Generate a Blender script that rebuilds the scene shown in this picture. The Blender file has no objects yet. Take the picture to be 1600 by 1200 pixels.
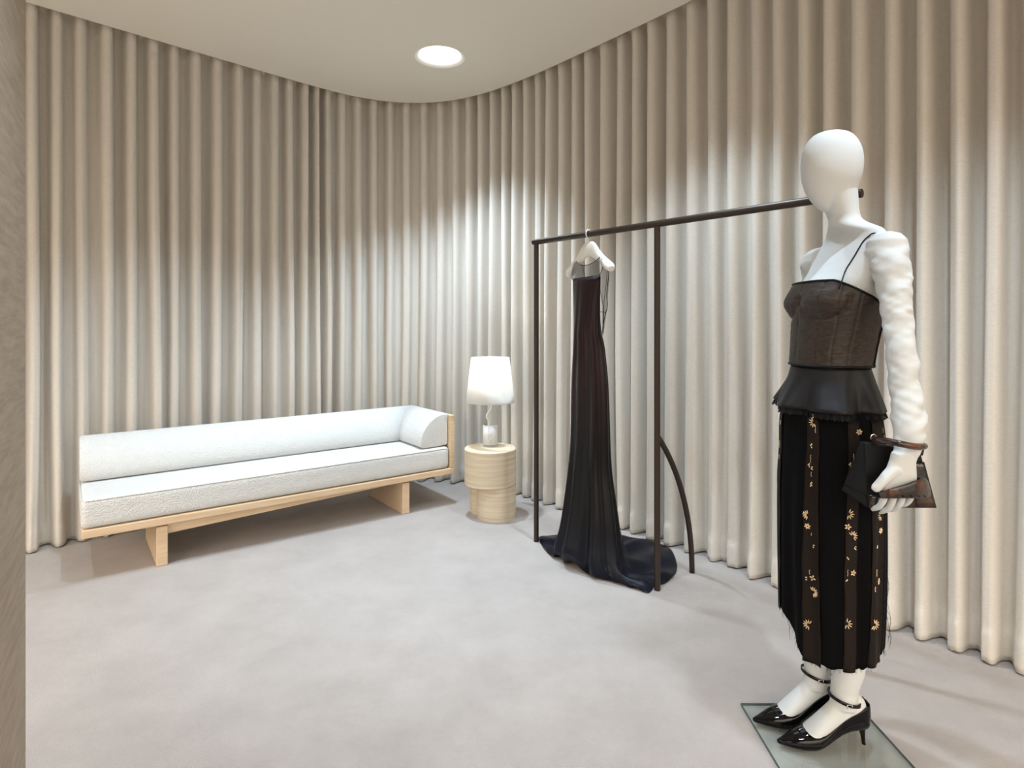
import bpy, bmesh, math, random
from mathutils import Vector, Matrix, noise
C = bpy.context.scene
PI = math.pi
R = math.radians
random.seed(7)

# ------------------------------------------------------------------ camera, world, lights
CAM_Z = 1.27
FPX = 925.0            # focal length in pixels of a 1600 px wide frame
HOR = 505.0
cam_d = bpy.data.cameras.new('camera')
cam_d.sensor_width = 36.0
cam_d.lens = FPX / 1600 * 36.0
cam_d.shift_y = -(600 - HOR) / 1600
cam_d.clip_start = 0.02
cam = bpy.data.objects.new('camera', cam_d)
C.collection.objects.link(cam)
cam.location = (0, 0, CAM_Z)
cam.rotation_euler = (R(90), 0, 0)
C.camera = cam

C.view_settings.view_transform = 'Standard'
C.view_settings.look = 'None'
C.view_settings.exposure = 0.0
C.view_settings.gamma = 1.0
C.view_settings.use_curve_mapping = False

w = bpy.data.worlds.new('world')
C.world = w
w.use_nodes = True
# the warm glow of the rest of the shop, reaching in from the open side behind the camera, with an added upward gradient that keeps the floor under the sofa dark
_wt = w.node_tree
_bg = _wt.nodes['Background']
_bg.inputs[0].default_value = (1.0, 0.885, 0.745, 1)
_tc = _wt.nodes.new('ShaderNodeTexCoord'); _sx = _wt.nodes.new('ShaderNodeSeparateXYZ')
_mr = _wt.nodes.new('ShaderNodeMapRange')
for _k, _v in (('From Min', 0.0), ('From Max', 0.42), ('To Min', 0.9), ('To Max', 5.7)): _mr.inputs[_k].default_value = _v
_wt.links.new(_tc.outputs['Generated'], _sx.inputs[0]); _wt.links.new(_sx.outputs['Z'], _mr.inputs['Value'])
_wt.links.new(_mr.outputs[0], _bg.inputs[1])

def spot(name, loc, target, power, angle, col=(0.90, 0.95, 1.0), blend=0.6, size=0.04):
    l = bpy.data.lights.new(name, 'SPOT')
    l.energy = power
    l.spot_size = R(angle)
    l.spot_blend = blend
    l.color = col
    l.shadow_soft_size = size
    o = bpy.data.objects.new(name, l)
    C.collection.objects.link(o)
    o.location = loc
    d = Vector(target) - Vector(loc)
    o.rotation_euler = d.to_track_quat('-Z', 'Y').to_euler()
    return o

HC = 3.03              # ceiling height
DL = (-0.478, 3.92)    # the downlight in view
COOL = (0.67, 0.84, 1.0)
spot('spot_corner', (DL[0], DL[1], HC + .02), (DL[0], DL[1] + .05, 0), 290, 92, COOL, 0.85, .05)
spot('spot_sofa', (-1.35, 2.75, HC - .02), (-1.50, 3.05, 0), 145, 88, COOL, 0.8, .05)
spot('spot_left', (-2.20, 2.00, HC - .02), (-2.30, 2.20, 0), 88, 84, COOL, 0.8, .05)
spot('spot_rack', (0.56, 2.60, HC - .02), (0.72, 2.80, 0), 155, 84, COOL, 0.8, .05)
spot('spot_mannequin', (1.20, 1.42, HC - .02), (1.40, 1.62, 0), 130, 86, COOL, 0.8, .05)
spot('spot_room', (-0.30, 1.30, HC - .02), (-0.20, 1.50, 0), 95, 90, COOL, 0.7, .05)

# ------------------------------------------------------------------ materials
def mat(name, col, rough=0.8, spec=0.3, metal=0.0):
    m = bpy.data.materials.new(name)
    m.use_nodes = True
    b = m.node_tree.nodes['Principled BSDF']
    b.inputs['Base Color'].default_value = (*col, 1)
    b.inputs['Roughness'].default_value = rough
    b.inputs['Specular IOR Level'].default_value = spec
    b.inputs['Metallic'].default_value = metal
    return m

def nd(m, t, **kw):
    n = m.node_tree.nodes.new(t)
    for k, v in kw.items():
        if k in n.inputs:
            n.inputs[k].default_value = v
        else:
            setattr(n, k, v)
    return n

def lk(m, a, b):
    m.node_tree.links.new(a, b)

def coords(m, scale=(1, 1, 1), rot=(0, 0, 0)):
    tc = nd(m, 'ShaderNodeTexCoord')
    mp = nd(m, 'ShaderNodeMapping')
    mp.inputs['Scale'].default_value = scale
    mp.inputs['Rotation'].default_value = rot
    lk(m, tc.outputs['Object'], mp.inputs['Vector'])
    return mp.outputs['Vector']

def vary(m, vec, c1, c2, scale=5.0, detail=4.0, lo=0.35, hi=0.65, tex='noise', rough=0.5):
    b = m.node_tree.nodes['Principled BSDF']
    n = nd(m, 'ShaderNodeTexNoise', Scale=scale, Detail=detail, Roughness=rough)
    lk(m, vec, n.inputs['Vector'])
    r = nd(m, 'ShaderNodeValToRGB')
    r.color_ramp.elements[0].position = lo
    r.color_ramp.elements[1].position = hi
    r.color_ramp.elements[0].color = (*c1, 1)
    r.color_ramp.elements[1].color = (*c2, 1)
    lk(m, n.outputs['Fac'], r.inputs['Fac'])
    lk(m, r.outputs['Color'], b.inputs['Base Color'])
    return n, r

def bump(m, src, strength=0.3, dist=0.002, prev=None):
    b = m.node_tree.nodes['Principled BSDF']
    bp = nd(m, 'ShaderNodeBump', Strength=strength, Distance=dist)
    lk(m, src, bp.inputs['Height'])
    if prev is not None:
        lk(m, prev.outputs['Normal'], bp.inputs['Normal'])
    lk(m, bp.outputs['Normal'], b.inputs['Normal'])
    return bp

def noise_bump(m, vec, scale, strength, dist, detail=3.0, prev=None):
    n = nd(m, 'ShaderNodeTexNoise', Scale=scale, Detail=detail)
    lk(m, vec, n.inputs['Vector'])
    return bump(m, n.outputs['Fac'], strength, dist, prev)

# curtain linen: fine horizontal slub
CURT = mat('curtain_linen', (0.62, 0.56, 0.49), 0.9, 0.1)
v = coords(CURT, (60, 60, 420))
vary(CURT, v, (0.68, 0.64, 0.575), (0.78, 0.735, 0.67), 1.0, 3, 0.3, 0.7)
noise_bump(CURT, v, 1.0, 0.35, 0.0015)
CURT.node_tree.nodes['Principled BSDF'].inputs['Sheen Weight'].default_value = 0.15
_b = CURT.node_tree.nodes['Principled BSDF']
_tl = nd(CURT, 'ShaderNodeBsdfTranslucent'); _tl.inputs[0].default_value = (0.62, 0.54, 0.44, 1)
_mx = nd(CURT, 'ShaderNodeMixShader'); _mx.inputs[0].default_value = 0.15
lk(CURT, _b.outputs[0], _mx.inputs[1]); lk(CURT, _tl.outputs[0], _mx.inputs[2])
lk(CURT, _mx.outputs[0], CURT.node_tree.nodes['Material Output'].inputs['Surface'])

CARPET = mat('carpet', (0.6, 0.56, 0.54), 1.0, 0.05)
v = coords(CARPET)
vary(CARPET, v, (0.37, 0.332, 0.308), (0.43, 0.387, 0.362), 4.0, 8, 0.35, 0.68, rough=0.65)
p = noise_bump(CARPET, v, 330, 0.75, 0.005, 4)
noise_bump(CARPET, v, 14, 0.35, 0.012, 5, p)
CARPET.node_tree.nodes['Principled BSDF'].inputs['Sheen Weight'].default_value = 0.2

CEIL = mat('ceiling_plaster', (0.80, 0.765, 0.67), 0.95, 0.1)
v = coords(CEIL)
noise_bump(CEIL, v, 30, 0.12, 0.002)
WALL = mat('wall_paint', (0.50, 0.46, 0.40), 0.95, 0.1)

def travertine(name, c1, c2, streak=(1.5, 1.5, 45), rough=0.55, rot=(0, 0, 0)):
    m = mat(name, c1, rough, 0.35)
    v = coords(m, streak, rot)
    n, r = vary(m, v, c1, c2, 1.6, 6, 0.3, 0.72, rough=0.62)
    noise_bump(m, v, 3.0, 0.25, 0.001, 5)
    return m
TRAV = travertine('travertine', (0.50, 0.40, 0.275), (0.69, 0.60, 0.46))
WOOD = travertine('pale_oak', (0.60, 0.435, 0.275), (0.73, 0.57, 0.39), (3, 40, 40), 0.6)
PANEL = travertine('stone_panel', (0.33, 0.262, 0.195), (0.46, 0.38, 0.295), (5, 5, 40), 0.7)

BOUCLE = mat('boucle', (0.665, 0.67, 0.66), 1.0, 0.05)
v = coords(BOUCLE)
_vo = nd(BOUCLE, 'ShaderNodeTexVoronoi', Scale=150.0)
lk(BOUCLE, v, _vo.inputs['Vector'])
p = bump(BOUCLE, _vo.outputs['Distance'], 0.8, 0.004)
noise_bump(BOUCLE, v, 60, 0.4, 0.004, 3, p)
BOUCLE.node_tree.nodes['Principled BSDF'].inputs['Sheen Weight'].default_value = 0.2

JERSEY = mat('white_jersey', (0.57, 0.588, 0.588), 0.8, 0.2)
v = coords(JERSEY)
p = noise_bump(JERSEY, v, 500, 0.15, 0.0006)
noise_bump(JERSEY, coords(JERSEY, (9, 9, 14), (0.5, 0.3, 0)), 1.2, 0.12, 0.010, 2, p)

BRONZE = mat('bronze_metal', (0.045, 0.032, 0.024), 0.42, 0.5, 0.55)
WHITE = mat('white_gloss', (0.85, 0.84, 0.80), 0.35, 0.5)
BLACKSATIN = mat('black_satin', (0.0035, 0.0035, 0.004), 0.42, 0.3)
BLACKSATIN.node_tree.nodes['Principled BSDF'].inputs['Sheen Weight'].default_value = 0.04
SKIRTBLACK = mat('skirt_black', (0.0022, 0.002, 0.0024), 0.8, 0.08)
noise_bump(SKIRTBLACK, coords(SKIRTBLACK, (60, 60, 3)), 1.0, 0.4, 0.003)
GREYSATIN = mat('charcoal_satin', (0.009, 0.0088, 0.0105), 0.45, 0.25)
RIBBON = mat('brown_ribbon', (0.0115, 0.0078, 0.006), 0.6, 0.12)
noise_bump(RIBBON, coords(RIBBON, (300, 300, 20)), 1.0, 0.2, 0.0008)
GOLD = mat('gold_bead', (0.85, 0.64, 0.40), 0.3, 0.6, 0.35)
TRIM = mat('black_trim', (0.003, 0.003, 0.0035), 0.5, 0.2)
CORSET = mat('corset_fabric', (0.045, 0.03, 0.022), 0.5, 0.4)
v = coords(CORSET)
vary(CORSET, coords(CORSET, (60, 60, 200)), (0.018, 0.0115, 0.008), (0.036, 0.025, 0.018), 1.0, 3)
_v2 = nd(CORSET, 'ShaderNodeTexVoronoi', Scale=1.0)
lk(CORSET, coords(CORSET, (70, 70, 160)), _v2.inputs['Vector'])
bump(CORSET, _v2.outputs['Distance'], 0.35, 0.0015)
def croc(name, c1, c2, scale, rough, lo=.4, hi=.6):
    m = mat(name, c1, rough, 0.6)
    vary(m, coords(m), c1, c2, 22, 3, lo, hi)
    vo = nd(m, 'ShaderNodeTexVoronoi', Scale=scale)
    vo.feature = 'SMOOTH_F1'
    lk(m, coords(m), vo.inputs['Vector'])
    bump(m, vo.outputs['Distance'], 0.35, 0.002)
    return m
CROCBROWN = croc('brown_croc', (0.006, 0.0035, 0.003), (0.115, 0.036, 0.011), 110, 0.25, .50, .74)
CROCDARK = croc('dark_croc', (0.003, 0.0025, 0.0025), (0.060, 0.020, 0.007), 90, 0.2, .5, .78)
CROCBLACK = croc('black_croc', (0.002, 0.002, 0.0025), (0.0035, 0.003, 0.004), 70, 0.07)
CROCBLACK.node_tree.nodes['Principled BSDF'].inputs['Specular IOR Level'].default_value = 0.28
PATENT = mat('black_leather', (0.003, 0.003, 0.004), 0.2, 0.28)
BAGLEATHER = mat('bag_leather', (0.0045, 0.004, 0.0045), 0.55, 0.2)
SOLE = mat('tan_sole', (0.30, 0.19, 0.10), 0.5, 0.3)
SILVER = mat('silver', (0.85, 0.83, 0.78), 0.2, 0.5, 1.0)

TULLE = mat('sheer_tulle', (0.012, 0.010, 0.012), 0.9, 0.1)
_b = TULLE.node_tree.nodes['Principled BSDF']
_t = nd(TULLE, 'ShaderNodeBsdfTransparent')
_mx = nd(TULLE, 'ShaderNodeMixShader'); _mx.inputs[0].default_value = 0.46
lk(TULLE, _t.outputs[0], _mx.inputs[1]); lk(TULLE, _b.outputs[0], _mx.inputs[2])
lk(TULLE, _mx.outputs[0], TULLE.node_tree.nodes['Material Output'].inputs['Surface'])

# the gown: aubergine bodice dyed down into black, navy at the train (the cloth's own ombre)
GOWN = mat('ombre_satin', (0.02, 0.01, 0.01), 0.38, 0.22)
_tc = nd(GOWN, 'ShaderNodeTexCoord')
_sx = nd(GOWN, 'ShaderNodeSeparateXYZ'); lk(GOWN, _tc.outputs['Object'], _sx.inputs[0])
_rp = nd(GOWN, 'ShaderNodeValToRGB'); lk(GOWN, _sx.outputs['Z'], _rp.inputs['Fac'])
cr = _rp.color_ramp
cr.elements[0].position = 0.05; cr.elements[0].color = (0.0035, 0.0045, 0.011, 1)
cr.elements[1].position = 0.98; cr.elements[1].color = (0.015, 0.0055, 0.0062, 1)
e = cr.elements.new(0.25); e.color = (0.0022, 0.0023, 0.0032, 1)
e = cr.elements.new(0.62); e.color = (0.0025, 0.0022, 0.0026, 1)
lk(GOWN, _rp.outputs['Color'], GOWN.node_tree.nodes['Principled BSDF'].inputs['Base Color'])

def thin_glass(name, tint, extra=0.0):
    m = mat(name, tint, 0.02, 0.5)
    nt = m.node_tree
    tr = nd(m, 'ShaderNodeBsdfTransparent'); tr.inputs[0].default_value = (*tint, 1)
    gl = nd(m, 'ShaderNodeBsdfGlossy'); gl.inputs['Roughness'].default_value = 0.03
    fr = nd(m, 'ShaderNodeLayerWeight')
    pw = nd(m, 'ShaderNodeMath', operation='POWER'); pw.inputs[1].default_value = 4.0
    ma = nd(m, 'ShaderNodeMath', operation='MULTIPLY_ADD'); ma.inputs[1].default_value = 0.7; ma.inputs[2].default_value = 0.025
    lk(m, fr.outputs['Facing'], pw.inputs[0]); lk(m, pw.outputs[0], ma.inputs[0])
    mx = nd(m, 'ShaderNodeMixShader')
    lk(m, ma.outputs[0], mx.inputs[0]); lk(m, tr.outputs[0], mx.inputs[1]); lk(m, gl.outputs[0], mx.inputs[2])
    lk(m, mx.outputs[0], nt.nodes['Material Output'].inputs['Surface'])
    return m
GLASS = thin_glass('clear_glass', (0.985, 0.99, 0.99))
PLATE = thin_glass('greenish_glass', (0.965, 1.0, 0.995))
EDGE = mat('plate_edge', (0.05, 0.085, 0.085), 0.2, 0.5)
PAPER = mat('label_white', (0.82, 0.82, 0.82), 0.7, 0.3)
MARK = mat('label_grey', (0.05, 0.055, 0.07), 0.7, 0.3)
SHADE = mat('lampshade', (0.9, 0.89, 0.86), 0.9, 0.1)
_b = SHADE.node_tree.nodes['Principled BSDF']
_tl = nd(SHADE, 'ShaderNodeBsdfTranslucent'); _tl.inputs[0].default_value = (0.95, 0.94, 0.91, 1)
_mx = nd(SHADE, 'ShaderNodeMixShader'); _mx.inputs[0].default_value = 0.27
lk(SHADE, _b.outputs[0], _mx.inputs[1]); lk(SHADE, _tl.outputs[0], _mx.inputs[2])
lk(SHADE, _mx.outputs[0], SHADE.node_tree.nodes['Material Output'].inputs['Surface'])
def emis(name, col, s):
    m = bpy.data.materials.new(name); m.use_nodes = True
    b = m.node_tree.nodes['Principled BSDF']
    b.inputs['Base Color'].default_value = (*col, 1)
    b.inputs['Emission Color'].default_value = (*col, 1)
    b.inputs['Emission Strength'].default_value = s
    return m
BULB = emis('bulb_glow', (1, 0.97, 0.94), 5.0)
LED = emis('downlight_glow', (1.0, 1.0, 0.98), 7.0)

# ------------------------------------------------------------------ helpers
def at(px, py, z=0.0):
    """world point at height z seen at a pixel of the photograph"""
    d = (CAM_Z - z) * FPX / (py - HOR)
    return Vector(((px - 800) / FPX * d, d, z))

def pd(px, py, y):
    """world point at depth y"""
    return Vector(((px - 800) / FPX * y, y, CAM_Z - (py - HOR) / FPX * y))

def thing(name, label, cat, loc=(0, 0, 0), rotz=0, group=None):
    o = bpy.data.objects.new(name, None)
    C.collection.objects.link(o)
    o.location = loc
    o.rotation_euler = (0, 0, rotz)
    o.empty_display_size = 0.1
    o['label'] = label
    o['category'] = cat
    if group: o['group'] = group
    return o

def root_of(p):
    while p.parent: p = p.parent
    return p

def mk(name, vs, fs, m, parent=None, smooth=True, local=False, label=None):
    """one mesh object; vertices in world space unless local"""
    me = bpy.data.meshes.new(name)
    if parent is not None and not local:
        b = root_of(parent).location
        vs = [Vector(q) - b for q in vs]
    me.from_pydata([tuple(q) for q in vs], [], fs)
    me.update()
    bm = bmesh.new(); bm.from_mesh(me)
    bmesh.ops.recalc_face_normals(bm, faces=bm.faces)
    bm.to_mesh(me); bm.free()
    if smooth:
        me.polygons.foreach_set('use_smooth', [True] * len(me.polygons))
    me.materials.append(m)
    o = bpy.data.objects.new(name, me)
    C.collection.objects.link(o)
    if parent is not None: o.parent = parent
    if label: o['label'] = label
    return o

class MB:
    def __init__(s): s.v = []; s.f = []
    def add(s, vs, fs):
        n = len(s.v)
        s.v += [Vector(q) for q in vs]
        s.f += [tuple(i + n for i in f) for f in fs]
        return s
    def loft(s, rings, cap=True, close=True):
        n = len(rings[0]); b = len(s.v)
        for r in rings: s.v += [Vector(q) for q in r]
        k = n if close else n - 1
        for i in range(len(rings) - 1):
            for j in range(k):
                j2 = (j + 1) % n
                s.f.append((b + i*n + j, b + i*n + j2, b + (i+1)*n + j2, b + (i+1)*n + j))
        if cap:
            s.f.append(tuple(b + j for j in reversed(range(n))))
            s.f.append(tuple(b + (len(rings)-1)*n + j for j in range(n)))
        return s
    def box(s, x0, x1, y0, y1, z0, z1):
        vs = [(x, y, z) for z in (z0, z1) for y in (y0, y1) for x in (x0, x1)]
        return s.add(vs, [(0,2,3,1),(4,5,7,6),(0,1,5,4),(2,6,7,3),(0,4,6,2),(1,3,7,5)])
    def tube(s, pts, rad, seg=12, flat=1.0, up=None):
        pts = [Vector(q) for q in pts]
        n = len(pts)
        if not hasattr(rad, '__len__'): rad = [rad] * n
        rings = []
        prev = None
        for i, q in enumerate(pts):
            t = (pts[min(i+1, n-1)] - pts[max(i-1, 0)]).normalized()
            if prev is None:
                u = Vector(up) if up else (Vector((0, 0, 1)) if abs(t.z) < 0.9 else Vector((0, 1, 0)))
            else: u = prev
            a = (u - t * u.dot(t)).normalized()
            prev = a
            bb = t.cross(a)
            r = rad[i]
            rings.append([q + a * r * math.cos(k*2*PI/seg) * flat + bb * r * math.sin(k*2*PI/seg) for k in range(seg)])
        return s.loft(rings)
    def lathe(s, prof, cx, cy, seg=48, cap=True):
        return s.loft([[(cx + r*math.cos(k*2*PI/seg), cy + r*math.sin(k*2*PI/seg), z) for k in range(seg)] for r, z in prof], cap)
    def build(s, name, m, parent=None, smooth=True, local=False, label=None):
        return mk(name, s.v, s.f, m, parent, smooth, local, label)

def bevel(o, wd, seg=3, ang=35):
    b = o.modifiers.new('bevel', 'BEVEL')
    b.width = wd; b.segments = seg; b.limit_method = 'ANGLE'; b.angle_limit = R(ang)
    return o

def solid(o, t, off=0):
    b = o.modifiers.new('solid', 'SOLIDIFY'); b.thickness = t; b.offset = off
    return o

def subsurf(o, n=1):
    b = o.modifiers.new('sub', 'SUBSURF'); b.levels = n; b.render_levels = n
    return o

def autosmooth(o, ang=40):
    me = o.data
    bm = bmesh.new(); bm.from_mesh(me)
    for ed in bm.edges:
        if len(ed.link_faces) == 2 and ed.calc_face_angle() > R(ang): ed.smooth = False
    bm.to_mesh(me); bm.free()
    return o

def catmull(pts, n=8):
    P = [Vector(q) for q in pts]
    P = [2*P[0]-P[1]] + P + [2*P[-1]-P[-2]]
    out = []
    for i in range(1, len(P)-2):
        for k in range(n):
            t = k / n
            a, b, c, d = P[i-1], P[i], P[i+1], P[i+2]
            out.append(0.5*((2*b) + (c-a)*t + (2*a-5*b+4*c-d)*t*t + (3*b-a-3*c+d)*t**3))
    out.append(P[-2])
    return out

def lerp_tab(tab, x):
    """piecewise smooth interpolation: tab rows (x, v1, v2...)"""
    if x <= tab[0][0]: return tab[0][1:]
    if x >= tab[-1][0]: return tab[-1][1:]
    for i in range(len(tab) - 1):
        if tab[i][0] <= x <= tab[i+1][0]:
            t = (x - tab[i][0]) / (tab[i+1][0] - tab[i][0])
            r = []
            for k in range(1, len(tab[0])):
                p1, p2 = tab[i][k], tab[i+1][k]
                h = tab[i+1][0] - tab[i][0]
                m1 = (p2 - tab[i-1][k]) / (tab[i+1][0] - tab[i-1][0]) * h if i > 0 else (p2 - p1)
                m2 = (tab[i+2][k] - p1) / (tab[i+2][0] - tab[i][0]) * h if i < len(tab) - 2 else (p2 - p1)
                r.append((2*t**3-3*t*t+1)*p1 + (t**3-2*t*t+t)*m1 + (-2*t**3+3*t*t)*p2 + (t**3-t*t)*m2)
            return tuple(r)

def structure(o):
    o['kind'] = 'structure'
    return o

# ------------------------------------------------------------------ the room shell
edge_px = [(40,3),(100,20),(200,50),(300,80),(400,108.5),(445,121),(517,144),(562,156),(612,163),(660,164.5),
           (710,162.5),(761,150),(812,129),(870,101),(915,80),(962,59),(1000,39),(1041,21),(1075,4)]
base = []
for px, py in edge_px:
    d = (HC - CAM_Z) * FPX / (HOR - py)
    base.append(Vector(((px-800)/FPX*d, d, 0)))
# smooth the traced curve
for _ in range(3):
    base = [base[0]] + [(base[i-1] + 2*base[i] + base[i+1]) / 4 for i in range(1, len(base)-1)] + [base[-1]]
base += [Vector((x, y, 0)) for x, y in ((1.10, 3.07), (1.25, 2.825), (1.435, 2.59), (1.61, 2.37), (1.83, 2.10))]
base = base[:-8] + [(base[i-1] + 2*base[i] + base[i+1]) / 4 for i in range(len(base)-8, len(base)-1)] + base[-1:]
d0 = (base[0] - base[3]).normalized()
d1 = (base[-1] - base[-3]).normalized()
base = [base[0] + d0*2.0, base[0] + d0*1.0, base[0] + d0*.4] + base + [base[-1] + d1*t for t in (.35, .8, 1.3, 1.8, 2.4, 3.0)]
path = catmull(base, 12)
S = [0.0]
for i in range(1, len(path)): S.append(S[-1] + (path[i]-path[i-1]).length)
def ps(s):
    s = max(0, min(S[-1]-1e-6, s))
    lo, hi = 0, len(S)-1
    while hi - lo > 1:
        mid = (lo+hi)//2
        if S[mid] <= s: lo = mid
        else: hi = mid
    t = (s - S[lo]) / (S[hi]-S[lo])
    q = path[lo].lerp(path[hi], t)
    dd = path[min(hi+2, len(path)-1)] - path[max(lo-2, 0)]
    dd.normalize()
    return q, Vector((-dd.y, dd.x, 0))
def s_at_px(px):
    best = None
    for i in range(len(path)-1):
        if path[i].y > 0.3 and path[i+1].y > 0.3:
            a = 800 + FPX*path[i].x/path[i].y; b = 800 + FPX*path[i+1].x/path[i+1].y
            if (a-px)*(b-px) <= 0 and a != b:
                return S[i] + (S[i+1]-S[i])*(px-a)/(b-a)
    return None

# floor
mk_floor = mk('floor', [(-6,-4,0),(6,-4,0),(6,6,0),(-6,6,0)], [(0,1,2,3)], CARPET, smooth=False)
structure(mk_floor)

# ceiling slab with the curved curtain slot edge and the downlight hole
bm = bmesh.new()
outer = [bm.verts.new((q.x, q.y, HC)) for q in path[::3]]
outer += [bm.verts.new((path[-1].x, -1.8, HC)), bm.verts.new((path[0].x, -1.8, HC))]
es = [bm.edges.new((outer[i], outer[(i+1) % len(outer)])) for i in range(len(outer))]
DR = 0.164
hole = [bm.verts.new((DL[0]+DR*math.cos(k*2*PI/48), DL[1]+DR*math.sin(k*2*PI/48), HC)) for k in range(48)]
es += [bm.edges.new((hole[i], hole[(i+1) % 48])) for i in range(48)]
bmesh.ops.triangle_fill(bm, use_beauty=True, edges=es)
ext = bmesh.ops.extrude_face_region(bm, geom=list(bm.faces))
bmesh.ops.translate(bm, vec=(0, 0, 0.10), verts=[g for g in ext['geom'] if isinstance(g, bmesh.types.BMVert)])
bmesh.ops.recalc_face_normals(bm, faces=bm.faces)
me = bpy.data.meshes.new('ceiling'); bm.to_mesh(me); bm.free()
me.materials.append(CEIL)
ceil = bpy.data.objects.new('ceiling', me); C.collection.objects.link(ceil); structure(ceil)
# top of the curtain slot and the wall behind the curtains
slot = MB()
r0, r1 = [], []
for i in range(0, len(path), 3):
    q, n = ps(S[i])
    r0.append(q - n*0.05 + Vector((0,0,HC+.14))); r1.append(q + n*0.30 + Vector((0,0,HC+.14)))
slot.loft([r0, r1], cap=False, close=False)
o = slot.build('trim_1', WALL, smooth=False); solid(o, .02, 1); structure(o)
wb = MB()
wb.loft([[ps(S[i])[0] + ps(S[i])[1]*0.27 + Vector((0,0,z)) for i in range(0, len(path), 3)] for z in (0, HC+.12)], cap=False, close=False)
o = wb.build('wall_back', WALL, smooth=False); solid(o, .03, 0); structure(o)

# stone clad wall end at the left edge of the view
E = Vector((-0.8216*1.45, 1.45, 0))
dirw = Vector((-0.63, 1.0, 0)).normalized()
E0 = E - dirw*1.6
nw = Vector((-dirw.y, dirw.x, 0))
wl = MB()
q = [E0, E, E + nw*0.5, E0 + nw*0.5]
wl.add([Vector((a.x, a.y, z)) for z in (0, HC) for a in q], [(0,3,2,1),(4,5,6,7),(0,1,5,4),(1,2,6,5),(2,3,7,6),(3,0,4,7)])
o = wl.build('wall_left', PANEL, smooth=False); structure(o)

# ------------------------------------------------------------------ curtains
fold_px = [51,92,128,170,209,243,276,310,344,377,407,434,457,481,499,515,539,562,586,611,634,660,684,707,727,747,763,782,797,
           815,832,851,870,892,912,938,962,986,1012,1041,1072,1104,1135,1171,1205,1249,1287,1335,1388,1437,1492,1549,1603]
FS = [s_at_px(p) for p in fold_px]
for i in range(1, len(FS)):
    if FS[i] - FS[i-1] < 0.06: FS[i] = FS[i-1] + 0.06
pre = []
s = FS[0]
while s > 0.3:
    s -= random.uniform(0.10, 0.135); pre.append(s)
FS = pre[::-1] + FS
while FS[-1] < S[-1] - 0.3: FS.append(FS[-1] + random.uniform(0.10, 0.135))
SPLIT = min(range(len(FS)), key=lambda i: abs(FS[i] - s_at_px(518)))
ZT, ZB, HEMZ, HEADZ = HC + 0.09, 0.008, 0.125, HC - 0.055
zs = [ZB, 0.03, 0.07, 0.105, HEMZ-.004, HEMZ+.002, 0.16, 0.22, 0.30] + [0.30 + (HEADZ - .02 - 0.30)*k/16 for k in range(1, 17)] + [HEADZ, HEADZ+.004, HEADZ+.03, ZT]
def curtain_part(name, k0, k1, label):
    NP = 20
    rings = []
    for z in zs:
        ring = []
        h = 1 - z / HC
        for k in range(k0, k1):
            a, b = FS[k], FS[k+1]
            for j in range(NP if k < k1-1 else NP+1):
                u = j / NP
                kk = k if u < .5 else k+1
                def fr(c, sd): return noise.noise(Vector((c*7.31 + sd, h*1.15 + c*.37, sd*3.1)))
                # interpolate the per-fold character between neighbours
                wgt = u*u*(3-2*u)
                sh = (fr(k, 1)*(1-wgt) + fr(k+1, 1)*wgt) * 0.030 * (0.25 + 1.1*h*h)
                amp = 1 + (fr(k, 5)*(1-wgt) + fr(k+1, 5)*wgt) * (0.35 + 0.5*h)
                th = 2*PI*u
                ss = a + (b-a)*(u + 0.50/(4*PI)*math.sin(2*th)) + sh
                c = math.cos(th)
                dep = 0.073 - 0.049*amp*(c*(1.12 - 0.12*c*c)) 
                dep += 0.006*fr(k+u, 13)*(1+2*h)
                # gentle flare toward the hem
                dep += -0.012*h*h*(1 + fr(k, 17))
                q, n = ps(ss)
                thick = 0
                if z < HEMZ: thick = -0.0055 + (0.003 if z > HEMZ - .005 else 0)
                if z > HEADZ: thick = -0.003
                # hem ripple
                p_ = q + n*(dep + thick)
                p_.z = z + (0.006*fr(k+u*.9, 21) if z < HEMZ+.01 else 0)
                if p_.z < 0.004: p_.z = 0.004
                ring.append(p_)
        rings.append(ring)
    m = MB(); m.loft(rings, cap=False, close=False)
    o = m.build(name, CURT)
    solid(o, .002, 0)
    o['label'] = label; o['category'] = 'curtain'; o['group'] = 'floor to ceiling curtains'
    return o
curtain_part('curtain', 0, SPLIT, 'pleated beige linen curtain on the left wall behind the long bench sofa')
# the second curtain starts a touch forward so that its edge overlaps the first
curtain_part('curtain', SPLIT, len(FS)-1, 'pleated beige linen curtain from the rounded corner along the right wall behind the mannequin')

# ------------------------------------------------------------------ downlight
dl = thing('downlight', 'round recessed white downlight glowing in the ceiling', 'ceiling light', (DL[0], DL[1], HC))
m = MB()
prof = [(DR+.002, HC-.001), (DR-.004, HC+.001), (DR-.014, HC+.005), (DR-.025, HC+.013), (DR-.033, HC+.024), (DR-.038, HC+.038), (DR-.040, HC+.052)]
m.lathe(prof, DL[0], DL[1], 64, cap=False)
o = m.build('reflector', mat('downlight_white', (0.92, 0.92, 0.88), 0.6, 0.3), dl)
m = MB(); m.lathe([(.121, HC+.044), (.121, HC+.050)], DL[0], DL[1], 48)
m.build('lens', LED, dl, smooth=False)

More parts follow.
